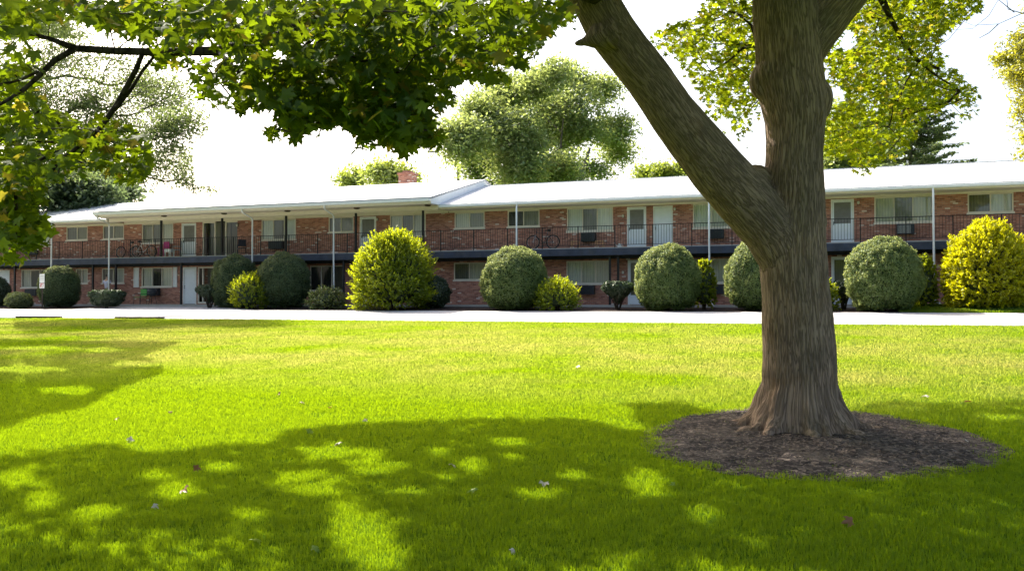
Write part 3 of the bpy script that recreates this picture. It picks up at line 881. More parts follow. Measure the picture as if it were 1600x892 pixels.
to = tb.build('trunk_src', M['bark'])
rm = to.modifiers.new('r', 'REMESH'); rm.mode = 'VOXEL'; rm.voxel_size = .0145
sm = to.modifiers.new('s', 'SMOOTH'); sm.factor = .7; sm.iterations = 14
dg = bpy.context.evaluated_depsgraph_get(); dg.update()
me = bpy.data.meshes.new_from_object(to.evaluated_get(dg))
bpy.data.objects.remove(to)
nv = len(me.vertices)
co = np.empty(nv * 3, np.float32); me.vertices.foreach_get('co', co); co = co.reshape(-1, 3).astype(float)
no = np.empty(nv * 3, np.float32); me.vertex_normals.foreach_get('vector', no); no = no.reshape(-1, 3).astype(float)
best = np.full(nv, 1e9); bark = np.zeros((nv, 3))
for pi_, P in enumerate((P1, P2, P3)):
    s0 = 0.0
    for (a, ra_), (b, rb_) in zip(P[:-1], P[1:]):
        ab = b - a; L = np.linalg.norm(ab); t = np.clip(((co - a) @ ab) / L ** 2, 0, 1)
        q = a + t[:, None] * ab; d = co - q; dist = np.linalg.norm(d, axis=1) - (ra_ + (rb_ - ra_) * t) + (.10 * (vnoise(co, 9) - .5) if pi_ else 0)
        msk = dist < best
        tdir = ab / L
        u = np.array([1, 0, 0]) - tdir * tdir[0]; u /= np.linalg.norm(u); w = np.cross(tdir, u)
        dn_ = np.sqrt((d @ u) ** 2 + (d @ w) ** 2) + 1e-6; R0_ = (.40, .29, .24)[pi_]
        bc = np.stack([d @ u / dn_ * R0_, d @ w / dn_ * R0_, (s0 + t * L) * .095], -1) + pi_ * 7.3
        if pi_ == 0:
            Q = np.array([p for p, r in P1]); zz_ = Q[::1, 2]
            cx_, cy_ = np.interp(co[:, 2], zz_, Q[:, 0]), np.interp(co[:, 2], zz_, Q[:, 1])
            dx_, dy_ = co[:, 0] - cx_, co[:, 1] - cy_; dd_ = np.hypot(dx_, dy_) + 1e-6
            bc = np.stack([dx_ / dd_ * .4, dy_ / dd_ * .4, co[:, 2] * .09 + .32 * np.clip(dd_ - .45, 0, 2)], -1)
        bark[msk] = bc[msk]; best[msk] = dist[msk]; s0 += L
bn = vnoise(bark, 36); bn2 = vnoise(bark + 5, 15); bn3 = vnoise(co, 3.0)
ridge = 1 - np.abs(2 * bn - 1)
disp = .011 * (ridge - .5) + .007 * (bn2 - .5) + .022 * (bn3 - .5)
low = np.clip(1 - (co[:, 2] - base[2]) / .8, 0, 1)
disp += low * (.07 * (vnoise(co, 6) - .5) + .03 * (vnoise(co, 17) - .5))
co2 = co + no * disp[:, None]
me.vertices.foreach_set('co', co2.astype(np.float32).ravel())
a = me.attributes.new('bark', 'FLOAT_VECTOR', 'POINT'); a.data.foreach_set('vector', bark.astype(np.float32).ravel())
me.polygons.foreach_set('use_smooth', np.ones(len(me.polygons), bool))
me.materials.clear()
me.update()
link_mesh('trunk', me, M['bark'], maple)

# --- leaves that can be seen
PA = [(0, 0), (900, 0), (898, 42), (872, 40), (850, 62), (825, 108), (800, 100), (795, 140), (770, 130), (740, 122), (705, 132), (702, 160), (672, 165), (650, 160), (690, 205), (682, 238), (650, 212),
      (640, 240), (610, 226), (566, 230), (540, 198), (492, 205), (470, 220), (415, 212), (440, 188), (425, 165), (370, 172), (330, 157), (300, 140), (300, 105), (245, 110), (225, 62), (170, 42), (110, 32), (60, 28), (52, 60), (0, 90)]
PB = [(0, 90), (52, 60), (62, 95), (50, 140), (85, 175), (140, 188), (190, 190), (225, 205), (238, 240), (232, 275), (205, 285), (160, 262), (115, 270), (75, 285), (60, 305), (64, 340), (84, 365), (60, 390), (30, 415), (0, 415), (-60, 400), (-60, 90)]
PR1 = [(1040, 45), (1060, 35), (1090, 28), (1103, 0), (1112, -20), (1200, -20), (1200, 130), (1190, 172), (1180, 205), (1165, 238), (1140, 210), (1112, 188), (1085, 130), (1058, 98), (1012, 60)]
PR2 = [(1290, 0), (1345, -20), (1540, -20), (1528, 20), (1505, 32), (1475, 45), (1468, 75), (1478, 108), (1502, 115), (1528, 150), (1522, 190), (1503, 192), (1480, 168), (1440, 192), (1422, 228), (1395, 250), (1372, 254),
       (1358, 276), (1338, 268), (1318, 250), (1285, 244), (1280, 170), (1298, 150), (1285, 70)]
HOLES = [(1312, 62, 28, 20), (1112, 102, 14, 9), (1120, 72, 14, 8), (560, 0, 0.1, .1), (322, 84, 16, 12), (1308, 150, 14, 16), (440, 88, 16, 9), (480, 65, 18, 8), (505, 118, 10, 8), (250, 62, 14, 8), (430, 75, 14, 10), (1130, 195, 16, 10), (1485, 172, 18, 9), (20, 200, 14, 6), (95, 205, 12, 5)]
def sample_poly(poly, n):
    xs = [p[0] for p in poly]; ys = [p[1] for p in poly]
    out = np.zeros((0, 2))
    while len(out) < n:
        c = np.stack([rng.uniform(min(xs), max(xs), n), rng.uniform(min(ys), max(ys), n)], -1)
        out = np.concatenate([out, c[in_poly(c[:, 0], c[:, 1], poly)]])
    return out[:n]
def poly_clusters(poly, n, D0, D1, bias=1.0):
    c = sample_poly(poly, n)
    D = D0 + (D1 - D0) * rng.random(n) ** bias
    return np.array([at_D(x, y, d) for (x, y), d in zip(c, D)])
def scatter(C, per, sig, flat=.6):
    n = len(C) * per
    P = np.repeat(C, per, 0) + rng.normal(size=(n, 3)) * np.array([sig, sig, sig * flat])
    return P
def filt(P, polys, need_cast=True, holes=True, prob=.97, edge=7):
    x, y, d = project(P)
    ok = np.zeros(len(P), bool)
    jx = x + rng.normal(size=len(P)) * edge * .5; jy = y + rng.normal(size=len(P)) * edge * .5
    for p in polys: ok |= in_poly(jx, jy, p)
    if holes:
        for (cx, cy, a, b) in HOLES: ok &= ~((((x - cx) / a) ** 2 + ((y - cy) / b) ** 2) < 1)
    if need_cast: ok &= casts_ok(P) | (rng.random(len(P)) > prob)
    return P[ok]
def leaf_dirs(n, up=.55, tocam=.0, down=.5):
    Nn = rand_unit(n) * .8; Nn[:, 2] = np.abs(Nn[:, 2]) + up
    Nn -= FW[None] * tocam
    T = rand_unit(n); T[:, 2] -= down
    return Nn, T
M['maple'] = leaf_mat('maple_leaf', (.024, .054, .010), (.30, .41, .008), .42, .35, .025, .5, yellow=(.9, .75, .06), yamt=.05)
twigs = MB()
# near hanging foliage, left half of the picture
CA = poly_clusters([(p[0], p[1] - 12) for p in PA], 520, 5.6, 9.5, 1.0); CA = CA[vnoise(CA, 1.7) > .40]
CA = np.concatenate([CA, poly_clusters([(412, 200), (440, 170), (480, 160), (505, 185), (470, 212)], 16, 5.8, 7), poly_clusters([(560, 215), (600, 180), (650, 150), (690, 195), (682, 228), (640, 232), (600, 212)], 26, 5.8, 7), poly_clusters([(700, 120), (790, 90), (795, 130), (720, 120)], 10, 6.5, 8)])
CB = poly_clusters(PB, 280, 6.4, 9.5); CB = CB[vnoise(CB, 1.7) > .38]
LA = filt(scatter(CA, 18, .20, .5), [PA], True); LB = filt(scatter(CB, 18, .2, .5), [PB], True)
near = np.concatenate([LA, LB])
n = len(near); Nn, T = leaf_dirs(n, .35, .35, .8)
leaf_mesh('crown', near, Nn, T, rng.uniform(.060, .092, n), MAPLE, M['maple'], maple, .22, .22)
# foliage further back, right and behind the stem
CR = np.concatenate([poly_clusters(PR1, 150, 12.0, 16.5), poly_clusters(PR2, 350, 11.6, 17)])
LR = filt(scatter(CR, 26, .27, .45), [PR1, PR2], True, True, .8)
n = len(LR); Nn, T = leaf_dirs(n, .45, .15, .6)
M['maplelit'] = leaf_mat('maple_leaf_sunlit', (.030, .062, .010), (.46, .54, .010), .47, .35, .02, .5, yellow=(.9, .75, .06), yamt=.08)  # yellower copy of the maple leaf, sunlight put into its colour
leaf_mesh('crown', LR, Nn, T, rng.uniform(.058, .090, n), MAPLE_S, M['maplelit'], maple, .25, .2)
# crown above the picture: leaves wherever the photographed shade asks for them
def upper(nc, per, sig, poly, h0, h1, centre, rad, keep_polys, size):
    g = sample_poly(poly, nc)
    G = []
    for x, y in g:
        p = ground_at(x, max(y, 500)); G.append(p)
    G = np.array(G); h = rng.uniform(h0, h1, nc)
    C = G + SUN[None] * (h / SUN[2])[:, None]
    C = C[np.hypot(C[:, 0] - centre[0], C[:, 1] - centre[1]) < rad]
    P = scatter(C, per, sig, .5)
    x, y, d = project(P)
    inf = (d > 0) & (x > -40) & (x < 1640) & (y > -14) & (y < 900)
    ok = ~inf
    for p in keep_polys: ok |= in_poly(x, y, p)
    P = P[ok & casts_ok(P) & (P[:, 2] > 2.0)]
    return C, P
# sample the ground evenly: work on a ground grid instead of pixels
def upper_grid(ncl, per, sig, x0, x1, y0, y1, h0, h1, centre, rad, keep_polys, shade_polys, hcap=99):
    G = np.stack([rng.uniform(x0, x1, ncl), rng.uniform(y0, y1, ncl), np.zeros(ncl)], -1); G[:, 2] = gz(G[:, 1])
    h = rng.uniform(h0, h1, ncl)
    C = G + SUN[None] * (h / SUN[2])[:, None]
    C = C[np.hypot(C[:, 0] - centre[0], C[:, 1] - centre[1]) < rad]
    P = scatter(C, per, sig, .5)
    x, y, d = project(P)
    inf = (d > 0) & (x > -40) & (x < 1640) & (y > -14) & (y < 900)
    ok = ~inf
    for p in keep_polys: ok |= in_poly(x, y, p)
    P = P[ok & casts_ok(P)]
    return C, P
CU, LU = upper_grid(8200, 30, .42, -10, 12, -10, 15.5, 5.5, 12.5, (TREE[0] - 4, TREE[1] + 2.5), 14.0, [PA, PR1, PR2], None)
def land(P):
    Q = P.copy()
    for _ in range(4): Q = Q - SUN[None] * ((Q[:, 2] - gz(Q[:, 1])) / SUN[2])[:, None]
    return Q
# thin the upper crown where visible foliage already shades the lawn, and above the near sprays
qs = land(np.concatenate([near, LR])); cs = .3
cov = np.histogram2d(qs[:, 0], qs[:, 1], bins=[np.arange(-15, 18, cs), np.arange(-6, 22, cs)])[0] * .008 / cs ** 2
ql = land(LU); gi = np.clip(((ql[:, 0] + 15) / cs).astype(int), 0, cov.shape[0] - 1); gj = np.clip(((ql[:, 1] + 6) / cs).astype(int), 0, cov.shape[1] - 1)
dl = (ql - CP) @ FW
LU = LU[(rng.random(len(LU)) < np.clip(1.25 - cov[gi, gj] * 1.2, .12, 1)) & ((dl > 5.5) | (rng.random(len(LU)) < .72))]
n = len(LU); Nn, T = leaf_dirs(n, .9, 0, .4)
leaf_mesh('crown', LU, Nn, T, rng.uniform(.10, .14, n), MAPLE_S, M['maple'], maple)
print('leaves', len(near), len(LR), len(LU))
# limbs and twigs
B1 = [(930, -20, 10.0, .20), (800, -70, 9.0, .14), (650, -40, 8.2, .10), (520, 20, 7.5, .07), (430, 62, 7.1, .05), (340, 80, 6.9, .038), (245, 82, 6.8, .030), (180, 80, 6.75, .027), (118, 76, 6.7, .026), (75, 60, 6.6, .016), (40, 52, 6.6, .013), (0, 50, 6.5, .011), (-50, 52, 6.4, .008)]
B2 = [(118, 76, 6.7, .024), (85, 95, 6.7, .022), (62, 118, 6.6, .019), (40, 138, 6.6, .016), (10, 158, 6.5, .012), (-30, 180, 6.4, .008)]
B3 = [(60, 112, 6.6, .012), (30, 126, 6.6, .010), (-10, 134, 6.5, .007)]
B4 = [(222, 86, 6.75, .018), (212, 110, 6.8, .020), (196, 140, 6.8, .022), (180, 168, 6.9, .022), (158, 198, 6.9, .019), (125, 228, 7.0, .015), (95, 250, 7.0, .013), (62, 292, 7.1, .009)]
B5 = [(246, 82, 6.85, .012), (222, 112, 6.9, .012), (205, 140, 6.85, .014), (182, 168, 6.85, .016)]
B6 = [(150, 205, 6.9, .010), (140, 225, 6.9, .009), (118, 250, 6.9, .006)]
B7 = [(1352, -60, 11.8, .08), (1378, 0, 12.0, .05), (1392, 30, 12.1, .035), (1412, 68, 12.3, .028), (1436, 96, 12.4, .022), (1462, 118, 12.6, .014), (1500, 142, 12.8, .008)]
B8 = [(1206, 95, 11.8, .05), (1180, 72, 12.0, .028), (1160, 76, 12.2, .018), (1138, 96, 12.4, .013), (1112, 112, 12.6, .009)]
B9 = [(1206, 90, 11.8, .05), (1182, 66, 12.1, .02), (1174, 40, 12.2, .018), (1160, 28, 12.3, .012), (1140, 18, 12.5, .008)]
B10 = [(1182, 71, 12.1, .014), (1150, 70, 12.3, .009), (1110, 68, 12.6, .005)]
B11 = [(1195, 145, 11.6, .012), (1178, 165, 12, .006), (1168, 176, 12.3, .004)]
for B in (B1, B2, B3, B4, B5, B6, B7, B8, B9, B10, B11):
    twigs.tube([at_D(x, y, D) for x, y, D, r in B], [r for *_, r in B], 8, cap=False)
def sub(C, n): return C[rng.choice(len(C), min(n, len(C)), replace=False)]
hubA = [at_D(x, y, D) for x, y, D, r in B1 + B2 + B4]
xa_, ya_, _ = project(CA); okA = ~((xa_ < 320) & (ya_ > 60))
grow(twigs, hubA, sub(CA[okA], 130), .0035, .42, 4, .35, .10)
grow(twigs, hubA, sub(CB, 70), .0035, .42, 4, .35, .10)
grow(twigs, [at_D(x, y, D) for x, y, D, r in B7], sub(CR[project(CR)[0] > 1285], 110), .004, .42, 4, .4, .1)
grow(twigs, [at_D(x, y, D) for x, y, D, r in B8 + B9], sub(CR[project(CR)[0] < 1210], 50), .004, .42, 4, .4, .1)
xu, yu, du = project(CU)
CUo = CU[(du < 0) | (yu < -120) | (xu < -200) | (xu > 1800)]
up = MB()
st = [p for p, r in P1[-4:]] + [p for p, r in P2[-3:]] + [p for p, r in P3[-2:]]
grow(up, st, sub(CUo, 150), .016, .50, 6, 1.0, .08, rmax=.16)
up.build('upper_limbs', M['twig'], maple, smooth=True)
twigs.build('branches', M['twig'], maple, smooth=True)

# ================================================================== OTHER TREES
def tree(name, label, D, lobes, trunk_px, rtrunk, nleaf, lsize, mat, tm=DIAM, sig=.5, per=30, dspread=.12, bark='palebark', group=None, split=1, vis=None, cast=False, rtip=.02, ntar=90, shell=.5, cat='tree', gap=.42, gscale=.35):
    bpt = at_D(trunk_px, 470, D); gzv = float(gz(bpt[1]))
    t = empty(name, (0, 0, 0), label, cat, group)
    C = []
    ar = sum(r * r for _, _, r in lobes); ncl = nleaf // per
    for (x, y, r) in lobes:
        Dl = D * (1 + rng.uniform(-dspread, dspread)); c = at_D(x, y, Dl); R = r * Dl / 1400
        m = int(ncl * r * r / ar * 1.6) + 3
        u = rand_unit(m) * (R * rng.random(m) ** shell)[:, None]; u[:, 2] *= .85
        C.append(c + u)
    C = np.concatenate(C)
    C = C[vnoise(C, gscale) > gap]
    C = C[C[:, 2] > gzv + .6]
    P = scatter(C, per, sig, .55)
    x, y, d = project(P)
    if vis is not None:
        inf = (x > -20) & (x < 1620) & (y > -20) & (y < 900)
        ok = ~inf
        for p in vis: ok |= in_poly(x, y, p)
        P = P[ok]
    if cast: x, y, d = project(P); P = P[casts_ok(P) | ((x > -20) & (y > -20) & (rng.random(len(P)) < .78))]
    n = len(P); Nn, T = leaf_dirs(n, .3, 0, .4)
    leaf_mesh('crown', P, Nn, T, lsize * rng.uniform(.65, 1.25, n), tm, mat, t, .2, .1)
    zc = float(np.mean(C[:, 2])); top = float(C[:, 2].max())
    mb = MB()
    trunks = []
    for k in range(split):
        ox = (k - (split - 1) / 2) * rtrunk * 2.2
        leanx = (k - (split - 1) / 2) * .9 * (top - gzv) * .10
        h = gzv + (top - gzv) * .62
        pts = [bpt * 0 + (bpt[0] + ox + leanx * u * u * 1.3 + rng.normal() * .1 * u, bpt[1] + rng.normal() * .2 * u, gzv - .1 + (h - gzv) * u) for u in np.linspace(0, 1, 8)]
        rad = [rtrunk * (1.25 if i == 0 else 1) * (1 - .72 * i / 7) for i in range(8)]
        mb.tube(pts, rad, 10); trunks += pts[2:]
    mb.build('trunk', M[bark], t, smooth=True)
    br = MB(); grow(br, trunks, sub(C, ntar), rtip, .5, 5, 1.2, .10, rmax=rtrunk * .6)
    br.build('branches', M[bark], t, smooth=True)
    return t, n
M['far_leaf'] = leaf_mat('far_tree_leaf', (.105, .155, .06), (.46, .54, .13), .48, .35, .06)  # far leaves paled to put distance haze into their colour
M['far_leaf2'] = leaf_mat('spruce_needle', (.085, .125, .055), (.28, .36, .12), .42, .4, .04)
M['far_bright'] = leaf_mat('far_bright_leaf', (.12, .17, .05), (.42, .50, .06), .5, .3, .05)
M['far_dark'] = leaf_mat('far_dark_leaf', (.06, .095, .05), (.20, .27, .09), .42, .4, .04)
M['locust'] = leaf_mat('locust_leaf', (.05, .085, .04), (.22, .28, .06), .5, .4, .04)
M['autumn'] = leaf_mat('yellowing_leaf', (.12, .13, .03), (.48, .46, .03), .5, .35, .05)
big = [(722, 215, 42), (705, 235, 25), (745, 175, 42), (790, 150, 40), (835, 128, 34), (870, 115, 26), (905, 125, 32), (940, 140, 30), (905, 175, 45), (850, 170, 50), (955, 205, 34), (965, 235, 25), (800, 215, 52), (860, 225, 50), (915, 225, 42),
       (760, 240, 45), (810, 265, 40), (870, 268, 36), (925, 262, 28), (740, 262, 26), (850, 290, 60), (780, 295, 40)]
tree('ash_tree', 'big airy round tree standing behind the roof left of the maple limb', 74, big, 862, .42, 85000, .17, M['far_leaf'], sig=.62, split=3, gap=.455, gscale=.55)
tree('shade_tree', 'small green tree peeping over the roof beside the brick chimney', 66, [(552, 280, 18), (575, 272, 20), (600, 272, 22), (628, 276, 18), (590, 300, 45), (640, 300, 25)], 590, .3, 9000, .18, M['far_bright'], sig=.5, gap=.22)
tree('shade_tree', 'low bright tree tops just over the roof under the maple limb', 80, [(1010, 275, 18), (1035, 268, 16), (1058, 272, 18), (1085, 285, 25), (1030, 300, 40)], 1035, .25, 7000, .2, M['far_bright'], sig=.5, gap=.3)
tree('shade_tree', 'dark leafy tree behind the roof at the far left', 66, [(80, 300, 34), (110, 280, 34), (145, 275, 30), (180, 282, 24), (195, 300, 20), (130, 310, 50), (40, 300, 40)], 130, .35, 15000, .2, M['far_dark'], sig=.5, gap=.32)
tree('linden_tree', 'round tree partly hidden behind the right maple foliage', 70, [(1340, 175, 32), (1350, 205, 35), (1320, 230, 40), (1375, 235, 35), (1340, 260, 45), (1300, 262, 30)], 1340, .35, 14000, .2, M['far_leaf'], sig=.5)
# spruce with level, pointed branches
def spruce():
    D = 62; base_ = at_D(1425, 470, D); g0 = float(gz(base_[1])); topz = at_D(1425, 118, D)[2]
    t = empty('spruce_tree', (0, 0, 0), 'dark evergreen with level drooping branches behind the right roof', 'tree')
    mb = MB(); mb.tube([(base_[0], base_[1], g0 - .1), (base_[0], base_[1], topz)], [.28, .03], 8); mb.build('trunk', M['palebark'], t)
    P, Nn, T = [], [], []; br = MB()
    z = g0 + 3
    while z < topz:
        u = (z - g0) / (topz - g0); R = 5.4 * (1 - u) ** .42 * rng.uniform(.8, 1.15) + .3
        for k in range(7):
            a = rng.uniform(0, 2 * pi); r_ = R * rng.uniform(.7, 1.15)
            tip = np.array([base_[0] + cos(a) * r_, base_[1] + sin(a) * r_, z - .12 * r_ + .3 * (r_ > 2)])
            o = np.array([base_[0], base_[1], z]); br.tube([o, (o + tip) / 2 - (0, 0, .12), tip], [.05, .03, .01], 4, False)
            m = int(38 * r_)
            q = rng.random(m) ** .8; s = o + (tip - o) * q[:, None]; s[:, 2] -= .25 * np.sin(q * pi)
            s += rng.normal(size=(m, 3)) * np.array([.28, .28, .10]) * (1.1 - q[:, None] * .7)
            P.append(s)
        z += rng.uniform(.35, .6)
    P = np.concatenate(P); n = len(P); Nn, T = leaf_dirs(n, .5, 0, .2)
    leaf_mesh('crown', P, Nn, T, rng.uniform(.10, .22, n), DIAM, M['far_leaf2'], t)
    br.build('branches', M['palebark'], t)
spruce()
tree('oak_tree', 'yellowing tree entering at the right edge of the picture', 30, [(1600, 80, 34), (1620, 110, 50), (1588, 120, 22), (1572, 92, 16), (1600, 60, 25), (1620, 170, 38), (1640, 220, 40), (1606, 215, 12), (1608, 245, 10), (1660, 120, 80), (1680, 200, 70), (1700, 60, 80), (1660, 10, 50)],
     1720, .28, 22000, .075, M['autumn'], tm=OVAL, sig=.16, per=26, rtip=.008, ntar=120, gap=.36, gscale=1.1, dspread=.05)
# bare twigs at the top right
oak_tw = bpy.data.objects['oak_tree']
tw = MB()
for pl in ([(1660, -10), (1600, 20), (1560, 38), (1520, 40), (1490, 28)], [(1585, 20), (1560, 0), (1545, 25), (1520, 45), (1480, 48)], [(1600, 22), (1575, 15), (1572, -10)], [(1560, 38), (1545, 52), (1530, 60)]):
    tw.tube([at_D(x, y, 24) for x, y in pl], [.014, .011, .008, .006, .004][:len(pl)], 5, False)
tw.build('bare_twigs', M['palebark'], oak_tw)
# locust: fine airy foliage, its trunk stands outside the left edge
LV = [[(50, 50), (110, 25), (180, 30), (245, 80), (300, 100), (335, 150), (325, 205), (300, 235), (305, 290), (345, 292), (340, 312), (240, 302), (190, 300), (150, 330), (60, 335), (0, 330), (-30, 60)]]
loc_l = [(90, 90, 70), (160, 90, 60), (220, 130, 60), (270, 150, 55), (290, 190, 45), (255, 210, 50), (200, 180, 60), (140, 160, 60), (240, 260, 45), (280, 255, 40), (190, 250, 50), (120, 230, 60), (300, 288, 22), (330, 298, 10),
         (60, 150, 80), (0, 200, 90), (-80, 120, 120), (-200, 80, 140), (-60, 0, 120), (60, -60, 120), (-160, -120, 160), (180, -60, 90), (-300, 0, 140), (100, -160, 100), (-40, -220, 120), (-60, 270, 60)]
tree('locust_tree', 'airy fine-leaved tree with thin dark branches behind the maple leaves at upper left', 45, loc_l, -190, .26, 200000, .085, M['locust'], tm=OVAL, sig=.36, per=24, rtip=.013, ntar=1100, vis=LV, cast=True, bark='twig', gap=.38, gscale=1.3, dspread=.08, shell=.6)

# unseen locust leaves, added and cut to throw the left lawn's shade
Cl, Pl = upper_grid(9000, 34, .30, -19, -4, 9, 24, 6.5, 12.5, (-24, 26), 20, [[(-30, -30), (330, -30), (330, 60), (-30, 60)]], None)
Pl = Pl[in_poly(*shadow_px(Pl)[:2], LSHADE) | (shadow_px(Pl)[0] < -40)]
n = len(Pl); Nn, T = leaf_dirs(n, .9, 0, .3)
loc = [o for o in bpy.data.objects if o.name.startswith('locust_tree')][0]
leaf_mesh('shade_crown', Pl, Nn, T, rng.uniform(.05, .085, n), OVAL, M['locust'], loc)
print('locust upper', n)

# ================================================================== SHRUBS
M['yew'] = leaf_mat('clipped_leaf', (.045, .085, .036), (.42, .46, .15), .25, .16, .04, .5)
M['yewlit'] = leaf_mat('sunlit_clipped_leaf', (.058, .108, .024), (.66, .72, .22), .27, .14, .045, .5)  # brighter copy of the clipped leaf, sunlight put into its colour
M['darkyew'] = leaf_mat('dark_needle', (.035, .06, .03), (.06, .10, .03), .3, .35, .06)
M['gold'] = leaf_mat('golden_leaf', (.24, .26, .006), (.86, .82, .006), .52, .20, .03)
M['lime'] = leaf_mat('lime_leaf', (.07, .115, .010), (.66, .72, .012), .48, .25, .03)
M['loose'] = leaf_mat('loose_leaf', (.11, .14, .05), (.24, .30, .06), .4, .4, .06)
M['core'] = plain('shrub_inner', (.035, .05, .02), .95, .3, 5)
def shrub(label, px0, px1, pt, Y, style, mat, n=9000, name='shrub', group=None, lump=.085, ls=.055, base=None):
    xm = (px0 + px1) / 2
    pb = at_Y(xm, 480, Y); g = float(gz(Y))
    Dd = float((pb - CP) @ FW); w = (px1 - px0) * Dd / 1400
    top = float(at_Y(xm, pt, Y)[2]); h = top - g
    t = empty(name, (pb[0], Y, g), label, 'shrub', group)
    m = n
    U = rand_unit(m)
    def shape(U, k=1.0):
        if style == 'hedge':
            q = np.sign(U) * np.abs(U) ** .45
            q = q / np.maximum(1, np.linalg.norm(q, axis=1) / 1.25)[:, None]
            P = q * np.array([w / 2, w / 3.2, h / 2])
            P[:, 0] *= .80 + .20 * np.clip(P[:, 2] / (h / 2), -1, 1); P[:, 2] = P[:, 2] * .86 + h * .57
        elif style == 'vase':
            P = U * np.array([w / 2, w / 2.2, h * .42]); P[:, 2] = np.minimum(P[:, 2], h * .30); f = np.clip((P[:, 2] + h * .42) / (h * .55), .25, 1)
            P[:, 0] *= f; P[:, 1] *= f; P[:, 2] += h * .66
        else:
            P = U * np.array([w / 2, w / 2.05, h * .53]); e = np.abs(U[:, 2]) ** 3
            P[:, 2] = P[:, 2] + h * .49
            P[:, 2] = np.maximum(P[:, 2], .03 + .04 * rng.random(len(P)))
        if style in ('round', 'feather', 'clumpy', 'loose'):
            lo = U[:, 2] < 0; s_ = np.sqrt(np.maximum(1e-6, 1 - U[:, 2] ** 2)); k2 = np.sqrt(np.maximum(0, 1 - np.abs(U[:, 2]) ** (3.4 if style == 'round' else 5))) / s_
            k2 = np.where(lo, np.minimum(k2, 3), 1); P[:, 0] *= k2; P[:, 1] *= k2
        lm = 1 + lump * 2 * (vnoise(U * 2.2 + Y + px0, 1.6) - .5) + lump * (vnoise(U * 5 + px0, 1.8) - .5)
        c = np.array([0, 0, h * .5])
        return c + (P - c) * (lm * k)[:, None]
    # solid inner body, dark to stand in for shade among the leaves
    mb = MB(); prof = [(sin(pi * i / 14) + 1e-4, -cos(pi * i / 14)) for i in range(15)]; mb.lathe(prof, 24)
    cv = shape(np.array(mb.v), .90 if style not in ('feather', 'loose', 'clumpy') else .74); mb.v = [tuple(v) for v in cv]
    fo = None
    if style in ('feather', 'clumpy', 'loose'):
        ns = n // 12
        U = rand_unit(ns); U[:, 2] = np.where(U[:, 2] < -.85, -U[:, 2], U[:, 2])
        k0 = .78 + .22 * rng.random(ns) ** .6
        S0 = shape(U, 1.0); c = np.array([0, 0, h * .45]); S0 = c + (S0 - c) * k0[:, None]
        dirv = U + np.array([0, 0, .75 if style == 'feather' else .45]) + rng.normal(size=(ns, 3)) * .25; dirv /= np.linalg.norm(dirv, axis=1)[:, None]
        L = rng.uniform(.14, .58, ns) * (1 if style == 'feather' else .55 if style == 'clumpy' else .9) * min(1, w / 2.2)
        q = np.tile(np.linspace(.05, 1, 12), ns)
        C = np.repeat(S0, 12, 0) + np.repeat(dirv * L[:, None], 12, 0) * q[:, None] + rng.normal(size=(ns * 12, 3)) * .02
        Nn = rand_unit(ns * 12) + np.array([0, 0, .4]); T = np.repeat(dirv, 12, 0) + rng.normal(size=(ns * 12, 3)) * .35
        sz = ls * rng.uniform(.7, 1.3, ns * 12)
    else:
        C = shape(U, 1.0); c = np.array([0, 0, h * .5])
        C = c + (C - c) * (1.015 - .11 * vnoise(C + Y * 3, 6.5) - .08 * rng.random(m) ** 2)[:, None] + rng.normal(size=(m, 3)) * .024
        Nn = U + rng.normal(size=(m, 3)) * .75; T = rand_unit(m) + np.array([0, 0, .5])
        sz = ls * rng.uniform(.65, 1.3, m)
    C[:, 2] = np.maximum(C[:, 2], .02)
    leaf_mesh('foliage', C, Nn, T, sz, DIAM, mat, t, .15, .1)
    mb.build('dark_core', M['core'], t, smooth=True)
    st_ = MB()
    for k in range(5 if style != 'vase' else 9):
        a = k * 2.4; rr_ = w * (.10 if style != 'vase' else .22)
        st_.tube([(cos(a) * .06, sin(a) * .06, -.03), (cos(a) * rr_ * .5, sin(a) * rr_ * .5, h * .25), (cos(a) * rr_, sin(a) * rr_, h * .5)], [.03, .025, .015], 6)
    st_.build('stem', M['twig'], t)
R_ = 'clipped shrubs in front of the building'
shrub('small round green mound shrub by the left end, left of the parking sign', 9, 50, 457, 39.0, 'round', M['loose'], 5000)
shrub('dark shrub cut by the left edge of the picture', -22, 15, 433, 41.2, 'round', M['darkyew'], 5000)
shrub('round clipped shrub beside the parking sign', 61, 123, 415, 40.3, 'round', M['yew'], 22440, ls=.042)
shrub('low dark hedge shrub with flat top beneath the white downspout', 137, 196, 453, 39.4, 'hedge', M['darkyew'], 9000)
shrub('low dark spreading shrub left of the large green pair', 303, 352, 445, 40.2, 'vase', M['darkyew'], 6000)
shrub('large grey-green clipped ball, left one of the touching pair', 329, 405, 398, 40.9, 'round', M['yew'], 28560, ls=.042)
shrub('large grey-green clipped ball, right one of the touching pair', 400, 484, 394, 40.6, 'round', M['yew'], 30600, ls=.042)
shrub('feathery yellow-green shrub in front of the touching pair of balls', 364, 414, 433, 39.3, 'feather', M['lime'], 6000)
shrub('loose straggly low shrub at the foot of the curved white downspout', 485, 536, 455, 39.4, 'loose', M['loose'], 4200)
shrub('big spiky yellow-green shrub reaching up to the balcony', 561, 668, 374, 38.9, 'feather', M['lime'], 42000, lump=.20, ls=.062)
shrub('dark low shrub tucked behind the right side of the big spiky one', 640, 704, 430, 40.6, 'round', M['darkyew'], 7000)
shrub('round sunlit clipped ball below the balcony bicycle', 751, 858, 387, 39.4, 'round', M['yewlit'], 44880, ls=.042)
shrub('small feathery yellow-green shrub beside the ball under the bicycle', 843, 899, 443, 38.9, 'feather', M['lime'], 6500)
shrub('small vase-shaped dark shrub with flat top between two sunlit balls', 937, 994, 439, 39.6, 'vase', M['darkyew'], 9000)
